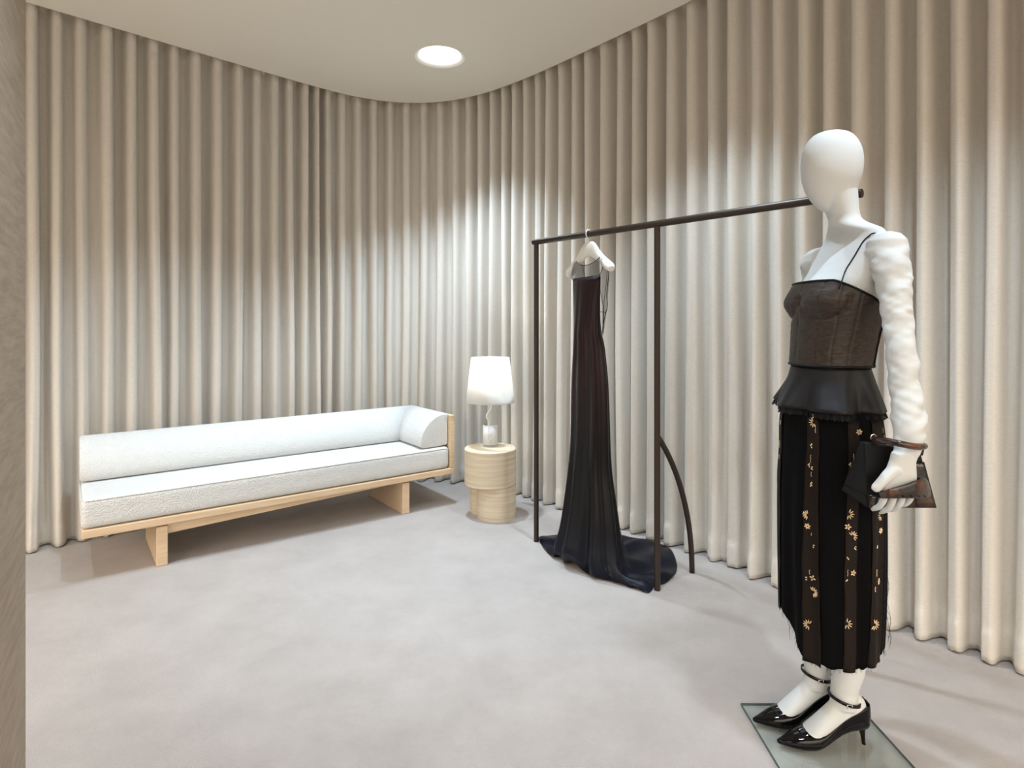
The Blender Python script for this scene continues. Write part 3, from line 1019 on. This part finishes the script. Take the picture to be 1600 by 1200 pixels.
md = bo_.modifiers.new('remesh', 'REMESH'); md.mode = 'VOXEL'; md.voxel_size = .0030; md.use_smooth_shade = True
sm = bo_.modifiers.new('smooth', 'SMOOTH'); sm.factor = .5; sm.iterations = 8

# corset
def corset_pt(t, z, off=0.0):
    """t: 0=back(+x), 90=far side, 180=front, 270=near side (toward camera)"""
    T = [(1.135, 1236, 1357, .120), (1.17, 1237, 1360, .121), (1.22, 1238.5, 1365, .127), (1.27, 1240, 1371, .136), (1.30, 1240, 1374, .143), (1.33, 1240, 1377, .150), (1.36, 1243, 1378, .154), (1.40, 1247, 1378, .157), (1.45, 1252, 1378, .160)]
    l_, r2, b = lerp_tab(T, z)
    cx, a = sil(l_, r2, b)
    c, s_ = math.cos(t), math.sin(t)
    ex = 2/2.2
    x = abs(c)**ex*(1 if c > 0 else -1); y = abs(s_)**ex*(1 if s_ > 0 else -1)
    q = Vector((cx + (a+off)*x, MY + (b+off)*y, z))
    for sd in (-1, 1):
        # cups
        dt = (t - (PI + sd*R(36)))/R(30); dz = (z - 1.335)/.046
        g_ = math.exp(-(dt*dt + dz*dz*(1.6 if dz < 0 else .7)))
        q += Vector((-.85, sd*-.35, 0)).normalized()*.024*g_
        # underwire crease
        rr_ = math.sqrt(dt*dt + dz*dz)
        if dz < .3: q -= Vector((x, y, 0)).normalized()*.0065*math.exp(-((rr_-1.15)/.13)**2)
    return q
def ctop(t):
    d = abs(math.degrees(t) - 180)
    return 1.398 - .002*(d/40)**2 - (.052 * max(0, min(1, (d-45)/60))**1.2) - (.015*max(0, (d-105)/75))
CB = 1.142
seams = [R(a) for a in (180, 215, 238, 262, 290, 320, 350, 145, 122, 98, 70, 40, 10)]
rings = []
for j in range(41):
    f = j/40
    ring = []
    for k in range(240):
        t = k*2*PI/240
        z = CB + (ctop(t) - CB)*f
        q = corset_pt(t, z, .004)
        nrm = Vector((q.x-MX, q.y-MY, 0)).normalized()
        for s0 in seams:
            dd_ = (t-s0+PI) % (2*PI) - PI
            q -= nrm*.0022*math.exp(-(dd_/.022)**2)
        q += nrm*.0014*noise.noise(Vector((q.x*40, q.y*40, z*90)))
        ring.append(q)
    rings.append(ring)
m = MB(); m.loft(rings, cap=False)
cor = m.build('corset', CORSET, man); solid(cor, .003, 1)
m = MB()
tp = [corset_pt(k*2*PI/120, ctop(k*2*PI/120) - .002, .0075) for k in range(121)]
m.tube(tp, .0034, 8, flat=1.0)
m.build('top_binding', TRIM, cor, label='black top binding')
m = MB()
m.tube([corset_pt(k*2*PI/120, CB+.001, .0065) for k in range(121)], .0040, 8)
m.build('waist_binding', TRIM, cor, label='black waist binding')
# vertical closing at the near back side
m = MB()
m.tube([corset_pt(R(305 + 6*(1-f)), CB + (ctop(R(305))-CB)*f, .008) for f in [i/14 for i in range(15)]], .0028, 6)
m.build('side_closure', TRIM, cor)
# strap from the cup over the near shoulder and down the back
m = MB()
q0 = corset_pt(R(235), ctop(R(235))-.02, .010)
q1 = corset_pt(R(235), ctop(R(235)), .009)
bpy.context.view_layer.update()
dg = bpy.context.evaluated_depsgraph_get()
from mathutils.bvhtree import BVHTree
bev = bo_.evaluated_get(dg)
bme = bev.to_mesh()
bvh = BVHTree.FromPolygons([v_.co + man.location for v_ in bme.vertices], [tuple(p_.vertices) for p_ in bme.polygons])
bev.to_mesh_clear()
def on_body(px, py, off=.002):
    o_ = Vector((0, 0, CAM_Z)); d_ = (pd(px, py, 1.0) - o_).normalized()
    hit, nrm, _, _ = bvh.ray_cast(o_, d_)
    return hit + nrm*off
def snap(q, off=.002):
    hit, nrm, _, _ = bvh.find_nearest(Vector(q))
    return hit + nrm*off
st = [q0, q1] + [on_body(px, py) for px, py in ((1322, 422.5), (1329, 411), (1336, 400), (1343, 388), (1350, 377), (1358, 369.5), (1366, 365))]
e_ = st[-1]
tgt = corset_pt(R(332), 1.352, .006)
for k in range(1, 12):
    f = k/12
    st.append(snap(e_.lerp(tgt, f) + Vector((.10*math.sin(PI*f), 0, .03*math.sin(PI*f)))))
st.append(tgt)
m.tube(catmull(st, 5), .0019, 8)
m.build('shoulder_strap', TRIM, cor)

# skirt surface
ST = [(.30, 1216, 1374, .170), (.45, 1215, 1377, .168), (.60, 1214, 1378, .166), (.75, 1214, 1379, .165), (.88, 1216, 1380, .166), (1.00, 1220, 1374, .155), (1.04, 1230, 1364, .138), (1.08, 1240, 1354, .120), (1.14, 1244, 1350, .112)]
def skirt_pt(t, z, off=0.0):
    l_, r2, b = lerp_tab(ST, z)
    cx, a = sil(l_, r2, b)
    dn = max(0, (1.0 - z)/.7)
    f = (.0045*math.sin(9*t+1.0) + .0035*math.sin(14*t+2.0))*min(1, dn*1.6)
    f += .004*noise.noise(Vector((math.cos(t)*3, math.sin(t)*3, z*2.5)))*min(1, dn*2)
    return Vector((cx + (a+off+f)*math.cos(t), MY + (b+off+f)*math.sin(t), z))
HEM = [(0, .33), (60, .35), (120, .37), (165, .375), (182, .362), (195, .318), (208, .292), (225, .290), (250, .298), (275, .308), (305, .327), (340, .33), (360, .33)]
def hemz(t):
    d = math.degrees(t) % 360
    return lerp_tab(HEM, d)[0] + .003*math.sin(13*t+.6) + .006*noise.noise(Vector((math.cos(t)*14, math.sin(t)*14, 0)))
rings = []
for j in range(60):
    f = j/59
    rings.append([skirt_pt(k*2*PI/240, hemz(k*2*PI/240)*(1-f) + 1.12*f) for k in range(240)])
m = MB(); m.loft(rings, cap=False)
skirt = m.build('skirt', SKIRTBLACK, man); solid(skirt, .002, 0)
def px_of(q): return 800 + FPX*q.x/q.y, HOR - (q.z-CAM_Z)*FPX/q.y
def t_at(px, z):
    # near side angle whose surface point falls at that column
    best, bt = 1e9, 0
    for i in range(0, 1401):
        t = R(165 + 150*i/1400)
        q = skirt_pt(t, z)
        d = abs(px_of(q)[0] - px)
        if d < best: best, bt = d, t
    return bt
def surf(px, py, off=.004):
    z = .6
    for _ in range(12):
        t = t_at(px, z); q = skirt_pt(t, z, off)
        z = CAM_Z - (py-HOR)/FPX*q.y
    return t, z
# ribbon strips (angle left, right at top / bottom), each its own part
strips = []
for (pt0, pt1), (pb0, pb1) in (((1262.5, 1280), (1254.5, 1283)), ((1326, 1343), (1317, 1336)), ((1364, 1381), (1355, 1373)), ((1216.5, 1220), (1218, 1221.5))):
    a0, a1 = t_at(pt0, .93), t_at(pt1, .93)
    b0, b1 = t_at(pb0, .33), t_at(pb1, .33)
    strips.append((a0, a1, b0, b1))
strips[3] = (R(150), R(170), R(150), R(168))
for c_ in (20, 62, 105, 140):
    strips.append((R(c_-6), R(c_+6), R(c_-7), R(c_+7)))
for a0, a1, b0, b1 in strips:
    rr_ = []
    for j in range(41):
        f = j/40
        lo_, hi_ = b0*(1-f) + a0*f, b1*(1-f) + a1*f
        tm = (lo_+hi_)/2
        zlo = hemz(tm) - .006
        z = zlo*(1-f) + .995*f
        row = []
        for i in range(9):
            u = i/8
            wv = .0012*math.sin(f*23 + a0*9)
            t = lo_ + (hi_-lo_)*u + wv*8*math.sin(f*9+a0)
            row.append(skirt_pt(t, z, .0028 + (.0025 if i in (0, 8) else 0)*abs(math.sin(f*11+a0*5))))
        rr_.append(row)
    m = MB(); m.loft(rr_, cap=False, close=False)
    o = m.build('ribbon_panel', RIBBON, skirt, label='dark brown ribbon panel sewn down the black skirt'); solid(o, .0012, 0)
# gold embroidery: petals and stems at their places on the ribbons
def petal(m, t, z, ang, r0, ln, wd):
    o0 = skirt_pt(t, z, .0055)
    tx = (skirt_pt(t+.01, z, .0055) - skirt_pt(t-.01, z, .0055)).normalized()
    up = Vector((0, 0, 1)); nn = tx.cross(up).normalized()
    d = tx*math.sin(ang) + up*math.cos(ang); s_ = tx*math.cos(ang) - up*math.sin(ang)
    c = o0 + d*(r0 + ln/2)
    vs = []; n = 8
    for lev, sc in ((0, 1), (.5, .7)):
        for k in range(n):
            a = k*2*PI/n
            vs.append(c + d*ln/2*sc*math.cos(a) + s_*wd/2*sc*math.sin(a) + nn*(.0016*lev*2*0 + (.0 if lev == 0 else .0016))*(1 if nn.y < 0 else -1))
    fs = [(k, (k+1) % n, n+(k+1) % n, n+k) for k in range(n)] + [tuple(range(n, 2*n))]
    m.add(vs, fs)
fan = lambda a0, a1, n: [a0 + (a1-a0)*i/(n-1) for i in range(n)]
motifs = {
 'a': [(1264, 805, 'fan', 200, 350, 7), (1263, 822, 'flower', 0, 0, 6), (1269, 835, 'stem', 170, 0, 2), (1271, 851, 'bud', 120, 0, 2), (1266, 893, 'stem', 170, 0, 3), (1263, 901, 'bud', 260, 0, 3), (1271, 903, 'flower', 0, 0, 4),
       (1272, 925, 'fan', -30, 170, 9), (1265, 976, 'fan', 180, 390, 8), (1273, 660, 'fan', 160, 330, 6), (1272, 650, 'bud', 20, 0, 3), (1275, 672, 'stem', 160, 0, 3), (1269, 692, 'bud', 180, 0, 2), (1269, 697, 'bud', 180, 0, 1),
       (1268, 716, 'stem', 10, 0, 5), (1266, 723, 'bud', 200, 0, 3), (1269, 728, 'bud', 150, 0, 3), (1269, 740, 'stem', 180, 0, 3), (1269, 752, 'bud', 180, 0, 4)],
 'b': [(1341, 675, 'flower', 0, 0, 6), (1328, 722, 'bud', 200, 0, 3), (1333, 712, 'stem', 200, 0, 4), (1325, 803, 'fan', 20, 190, 6), (1324, 823, 'flower', 0, 0, 5), (1331, 838, 'fan', -40, 140, 7), (1334, 853, 'bud', 150, 0, 3), (1324, 873, 'bud', 0, 0, 2),
       (1332, 895, 'flower', 0, 0, 5), (1324, 893, 'stem', 190, 0, 4), (1323, 904, 'bud', 200, 0, 2), (1322, 974, 'fan', 10, 190, 6)],
 'c': [(1376, 672, 'stem', 160, 0, 3), (1378, 680, 'bud', 150, 0, 2), (1373, 805, 'fan', 180, 380, 7), (1373, 829, 'flower', 0, 0, 6), (1368, 851, 'bud', 190, 0, 2), (1367, 893, 'stem', 180, 0, 4), (1370, 908, 'flower', 0, 0, 4), (1365, 920, 'stem', 190, 0, 3), (1364, 976, 'fan', 0, 220, 8)],
 'd': [(1219, 655, 'bud', 180, 0, 4), (1218, 690, 'stem', 180, 0, 5), (1217, 712, 'stem', 180, 0, 3)],
}
names = {'fan': 'gold_daisy_fan', 'flower': 'gold_flower', 'bud': 'gold_bud', 'stem': 'gold_stem'}
for key, ms in motifs.items():
    for px, py, kind, a0, a1, n in ms:
        m = MB()
        if key == 'd':
            z = CAM_Z - (py-HOR)/FPX*1.88; t = R(163)
        else:
            t, z = surf(px, py)
        if kind == 'fan':
            for a in fan(R(a0), R(a1), n): petal(m, t, z, a, .0036, .0120, .0030)
        elif kind == 'flower':
            for k in range(n): petal(m, t, z, k*2*PI/n + .3, .0015, .0075, .0046)
        elif kind == 'bud':
            for k in range(n): petal(m, t, z - k*.0035, R(a0) + (k % 2)*.8 - .4, .0005, .0060, .0032)
        else:
            for k in range(n): petal(m, t + .0025*((-1)**k), z + .006 - k*.0048, R(a0), 0, .0046, .0016)
        m.build(names[kind], GOLD, skirt, smooth=False, label='gold bead embroidery')
# frayed threads along the hem
m = MB()
rnd = random.Random(3)
for i in range(150):
    t = rnd.uniform(0, 2*PI); z = hemz(t)
    q = skirt_pt(t, z, .001)
    e1 = q + Vector((rnd.uniform(-.006, .006), rnd.uniform(-.006, .006), -rnd.uniform(.004, .014)))
    m.tube([q + Vector((0, 0, .004)), q.lerp(e1, .5) + Vector((rnd.uniform(-.002, .002), 0, 0)), e1], .0004, 4)
for t_, z0 in ((R(300), .42), (R(302), .45), (R(303), .40), (R(185), .40), (R(187), .36), (R(299), .55)):
    for i in range(3):
        q = skirt_pt(t_, z0 + i*.012, .003)
        dx = .022 if t_ > R(250) else -.010
        m.tube(catmull([q, q + Vector((dx*.5, -.004, .012*(i-1))), q + Vector((dx, -.006, -.02 - .01*i)), q + Vector((dx*.8, -.006, -.05))], 3), .00035, 4)
o = m.build('frayed_threads', SKIRTBLACK, skirt); o['kind'] = 'stuff'

# peplum with lace edge below
def pep_pt(t, f, extra=0.0):
    # f 0 at the waist, 1 at the hem
    z = 1.140 - .118*f - extra*.035
    # near side hangs a little longer
    z -= .008*f*(.5 - .5*math.sin(t))
    l_, r2, b = lerp_tab([(0, 1236, 1357, .120), (.35, 1228, 1364, .134), (.7, 1217, 1371, .152), (1.0, 1208, 1376, .168), (1.3, 1205, 1380, .176)], f + extra*.3)
    cx, a = sil(l_, r2, b)
    w_ = (.013*math.sin(6*t + .9) + .006*math.sin(11*t+2.2))*(f+extra*.3)**1.6
    return Vector((cx + (a+w_)*math.cos(t), MY + (b+w_)*math.sin(t), z))
m = MB(); m.loft([[pep_pt(k*2*PI/200, j/14) + Vector((0, 0, 0)) for k in range(200)] for j in range(15)], cap=False)
pep = m.build('peplum', GREYSATIN, man, label='charcoal satin peplum flaring from the waist'); solid(pep, .0025, 1)
m = MB()
rows_ = []
for j in range(7):
    f = j/6
    row = []
    for k in range(400):
        t = k*2*PI/400
        q = pep_pt(t, .86, f)
        rad = Vector((q.x-MX, q.y-MY, 0)).normalized()
        row.append(q - rad*.004 + rad*.004*f*math.sin(t*55) + Vector((0, 0, (.002*math.sin(t*110) if j == 6 else 0))))
    rows_.append(row)
m.loft(rows_, cap=False)
LACE = mat('black_lace', (.006, .006, .007), .8, .2)
_b = LACE.node_tree.nodes['Principled BSDF']
_t = nd(LACE, 'ShaderNodeBsdfTransparent')
_vo = nd(LACE, 'ShaderNodeTexVoronoi', Scale=330.0); _vo.feature = 'DISTANCE_TO_EDGE'
lk(LACE, coords(LACE), _vo.inputs['Vector'])
_lt = nd(LACE, 'ShaderNodeMath', operation='LESS_THAN'); _lt.inputs[1].default_value = .22
lk(LACE, _vo.outputs['Distance'], _lt.inputs[0])
_mx = nd(LACE, 'ShaderNodeMixShader')
lk(LACE, _lt.outputs[0], _mx.inputs[0]); lk(LACE, _t.outputs[0], _mx.inputs[1]); lk(LACE, _b.outputs[0], _mx.inputs[2])
lk(LACE, _mx.outputs[0], LACE.node_tree.nodes['Material Output'].inputs['Surface'])
m.build('lace_edge', LACE, pep, label='pleated black lace edging')

# shoes
def shoe(cx, cy, label, strap_z):
    hb = cx + .076
    L_ = .272
    # s, sole z, half width, top height (above sole) at topline, opening half-width fraction
    T = [(0.0, .068, .004, .050, .10), (.004, .065, .013, .060, .50), (.012, .062, .022, .063, .80), (.025, .060, .0275, .060, .86), (.045, .059, .0300, .050, .90), (.070, .054, .0300, .043, .93), (.095, .043, .0300, .036, .93), (.120, .028, .0320, .030, .92), (.142, .015, .0355, .028, .88),
         (.158, .008, .0380, .031, .72), (.168, .005, .0390, .036, .48), (.176, .0035, .0390, .040, .16), (.182, .003, .0385, .0405, .0), (.200, .002, .0350, .036, 0), (.220, .002, .0275, .029, 0), (.240, .002, .0175, .0215, 0), (.256, .0025, .0095, .015, 0), (.266, .0035, .0050, .010, 0), (.2715, .005, .002, .006, 0)]
    N = 28
    rings = []
    for i in range(60):
        s_ = L_*(i/59)
        so, w_, h_, op = lerp_tab(T, s_)
        op = max(0, min(.95, op))
        row = []
        for k in range(N+1):
            u = k/N*2 - 1           # -1..1 around from one topline edge to the other
            au = abs(u)
            sg = 1 if u > 0 else -1
            # bottom flat part then wall then over the top
            if au < .36:
                y = w_*.86*au/.36; z = 0
            elif au < .70:
                f = (au-.36)/.34
                y = w_*(.86 + .14*math.sin(f*PI)) ; z = h_*.62*f
                y = w_*(.86 + .16*math.sin(f*PI*.75))
            else:
                f = (au-.70)/.30
                yw = w_*(.86 + .16*math.sin(.75*PI))
                yo = w_*op
                a_ = f*PI/2
                y = yo + (yw-yo)*math.cos(a_); z = h_*(.62 + .38*math.sin(a_))
            row.append(Vector((hb - s_, cy + sg*y, gpz + .002 + so + z)))
        rings.append(row)
    m = MB(); m.loft(rings, cap=False, close=False)
    sho = m.build('shoe', CROCBLACK, man, label=label); solid(sho, .0022, 1)
    # sole
    m = MB(); rr_ = []
    for i in range(40):
        s_ = .006 + (L_-.012)*(i/39)
        so, w_, h_, op = lerp_tab(T, s_)
        rr_.append([Vector((hb - s_, cy + y, gpz + .0022 + so + z)) for y, z in ((-w_*.84, -.0018), (w_*.84, -.0018), (w_*.86, .0006), (-w_*.86, .0006))])
    m.loft(rr_); m.build('sole', SOLE, sho, smooth=False, label='tan leather sole')
    m = MB()
    prof_ = [(.0, .064, .020, .016), (0, .054, .015, .013), (-.002, .042, .009, .009), (-.004, .025, .0062, .0062), (-.005, .008, .0052, .0055), (-.006, .0005, .0058, .006)]
    m.loft([ell(hb - .024 - dx*1.5, cy, a, b, gpz + .0005 + z, 20) for dx, z, a, b in prof_])
    m.build('heel', PATENT, sho)
    # ankle strap
    m = MB()
    zs_ = strap_z
    n = 40
    pts = []
    rings = []
    for k in range(n):
        t = k*2*PI/n
        px_, py_ = cx + .002 + .0415*math.cos(t), cy + .0408*math.sin(t)
        z = zs_ - .010*math.cos(t)*1
        rad = Vector((math.cos(t), math.sin(t), 0))
        c = Vector((px_, py_, z))
        rings.append([c - Vector((0,0,.0045)), c - Vector((0,0,.0045)) + rad*.003, c + Vector((0,0,.0045)) + rad*.003, c + Vector((0,0,.0045))])
    rings.append(rings[0])
    m.loft(rings, cap=False)
    # heel tab joining the strap to the heel cup
    m.tube([(cx+.043, cy, zs_-.004), (cx+.052, cy, zs_-.012), (hb-.006, cy, gpz+.122)], .0032, 8)
    m.tube([(cx+.045, cy, zs_-.004), (cx+.055, cy-.004, zs_+.004), (cx+.066, cy-.007, zs_-.012)], .0018, 6)
    m.build('ankle_strap', PATENT, sho, label='thin black ankle strap')
    m = MB()
    t = R(262)
    c = Vector((cx + .0445*math.cos(t), cy + .0440*math.sin(t), zs_))
    for a, b in (((-.007, -.0055), (-.007, .0055)), ((.007, -.0055), (.007, .0055)), ((-.007, -.0055), (.007, -.0055)), ((-.007, .0055), (.007, .0055))):
        m.tube([c + Vector((a[0], -.001, a[1])), c + Vector((b[0], -.001, b[1]))], .0008, 6)
    m.build('buckle', SILVER, sho, label='small silver buckle')
    # toe strap across the vamp
    m = MB()
    for s_ in (.205, .236):
        so, w_, h_, op = lerp_tab(T, s_)
        m.tube([Vector((hb - s_ + .004*math.cos(a*2), cy + w_*1.04*math.cos(a), gpz + .003 + so + h_*.55 + h_*.52*math.sin(a))) for a in [PI*k/14 for k in range(15)]], .0013, 6)
    m.build('toe_piping', PATENT, sho)
shoe(NL[0], NL[1], 'glossy black pointed pump on the nearer foot', gpz + .140)
shoe(FL[0], FL[1], 'glossy black pointed pump on the farther foot', gpz + .155)

# ------------------------------------------------------------------ handbag
BX, BY, BZ0 = 1.01, 1.56, .794
bag = thing('handbag', 'black trapezoid leather handbag with brown crocodile handle and band on the mannequin hand', 'handbag', (BX, BY, BZ0))
# body: wedge, front face toward camera. corners: (x, y, z)
fbl, fbr = pd(1354, 793, 1.528), pd(1462, 793, 1.528)
bbl = pd(1314, 766, 1.632); bbr = bbl + Vector((.205, 0, -.004))
ftl, ftr = pd(1352, 692, 1.535), pd(1438, 704, 1.537)
btl, btr = ftl + Vector((.004, .030, 0)), ftr + Vector((.0, .030, 0))
def bag_body():
    m = MB()
    rings = []
    n = 10
    for i in range(n+1):
        f = i/n
        a = fbl.lerp(ftl, f); b = fbr.lerp(ftr, f); c = bbr.lerp(btr, f); d = bbl.lerp(btl, f)
        ring = []
        pinch = math.sin(PI*f)
        for p_, q_, bulge in ((a, b, Vector((0, -.004*pinch, 0))), (b, c, Vector((-.006*pinch, 0, 0))), (c, d, Vector((0, .004*pinch, 0))), (d, a, Vector((.007*pinch, 0, 0)))):
            for k in range(8):
                u = k/8
                ring.append(p_.lerp(q_, u) + bulge*math.sin(PI*u))
        rings.append(ring)
    m.loft(rings)
    return m
bb = bag_body().build('bag_body', BAGLEATHER, bag); bevel(bb, .004, 2, 40); autosmooth(bb, 35)
# croc panel on the right portion of the front and along the bottom
m = MB()
def fp(u, f, off=.0025):
    a = fbl.lerp(ftl, f); b = fbr.lerp(ftr, f)
    return a.lerp(b, u) + Vector((0, -.004*math.sin(PI*f)*math.sin(PI*u) - off, .0))
m.loft([[fp(u, f) for f in [k/10 for k in range(0, 9)]] for u in (.72, .80, .88, .96, 1.0)], cap=False, close=False)
o = m.build('croc_side_panel', CROCDARK, bag, label='glossy dark brown crocodile panel'); solid(o, .002, 0)
m = MB()
m.loft([[fp(u, f) for f in [k/20 for k in range(0, 5)]] for u in (.02, .2, .4, .6, .71)], cap=False, close=False)
o = m.build('croc_base_band', CROCDARK, bag, label='dark brown crocodile strip along the bottom'); solid(o, .002, 0)
# seam on the gusset and front fold
m = MB()
m.tube([fp(.02, .0, .003), fp(.0, .5, .003), fp(.0, .97, .003)], .0012, 6)
m.tube([fp(0, .17, .0), bbl.lerp(btl, .12)], .0012, 6)
m.build('seam', TRIM, bag)
# brown band across the front of the hand
m = MB()
yb_ = 1.462
Lb = [pd(1372, 768, 1.50), pd(1385, 765, 1.470), pd(1400, 760, yb_), pd(1418, 755, yb_), pd(1432, 750, 1.466), pd(1444, 746, 1.49), pd(1449, 750, 1.52)]
Lt = [pd(1374, 779, 1.505), pd(1385, 779, 1.473), pd(1400, 779, yb_), pd(1418, 779, yb_), pd(1434, 779, 1.468), pd(1446, 779, 1.492), pd(1455, 777, 1.521)]
ca, cb_ = catmull(Lb, 4), catmull(Lt, 4)
m.loft([[a.lerp(b, t) + Vector((0, -.003*math.sin(PI*t), 0)) for a, b in zip(ca, cb_)] for t in (0, .25, .5, .75, 1)], cap=False, close=False)
band = m.build('hand_band', CROCBROWN, bag, label='amber brown crocodile band over the fingers'); solid(band, .004, 0); subsurf(band, 1)
m = MB()
for k in range(4):
    q = cb_[10 + k*3] + Vector((0, -.0062, .007))
    hm = MB()
    hm.tube([q + Vector((0, .002, 0)), q + Vector((0, -.0008, 0))], .0016, 8)
    hm.build('stud', TRIM, band)
# rigid handle around the wrist
m = MB()
zh = pd(1400, 694, 1.47).z
hpz = [pd(1367, 688, 1.545), pd(1370, 687, 1.515), pd(1385, 689, 1.475), pd(1405, 693, 1.447), pd(1425, 697, 1.445), pd(1440, 698, 1.468), pd(1444, 697, 1.505), pd(1440, 699, 1.538)]
m.tube(catmull(hpz, 6), .0082, 14)
m.build('handle', CROCBROWN, bag, label='glossy brown crocodile handle')
m = MB()
e0 = hpz[-1]
m.add([e0 + Vector((-.009, -.002, 0)), e0 + Vector((.006, -.002, 0)), ftr + Vector((.003, -.004, -.012)), ftr + Vector((-.014, -.004, -.012))], [(0, 1, 2, 3)])
o = m.build('handle_tab', TRIM, bag, smooth=False); solid(o, .003, 0)
m = MB()
rc = pd(1365, 684, 1.548)
m.tube([rc + Vector((.007*math.cos(a), 0, .009*math.sin(a))) for a in [k*2*PI/16 for k in range(17)]], .0013, 8)
m.build('ring', SILVER, bag, label='small silver ring')
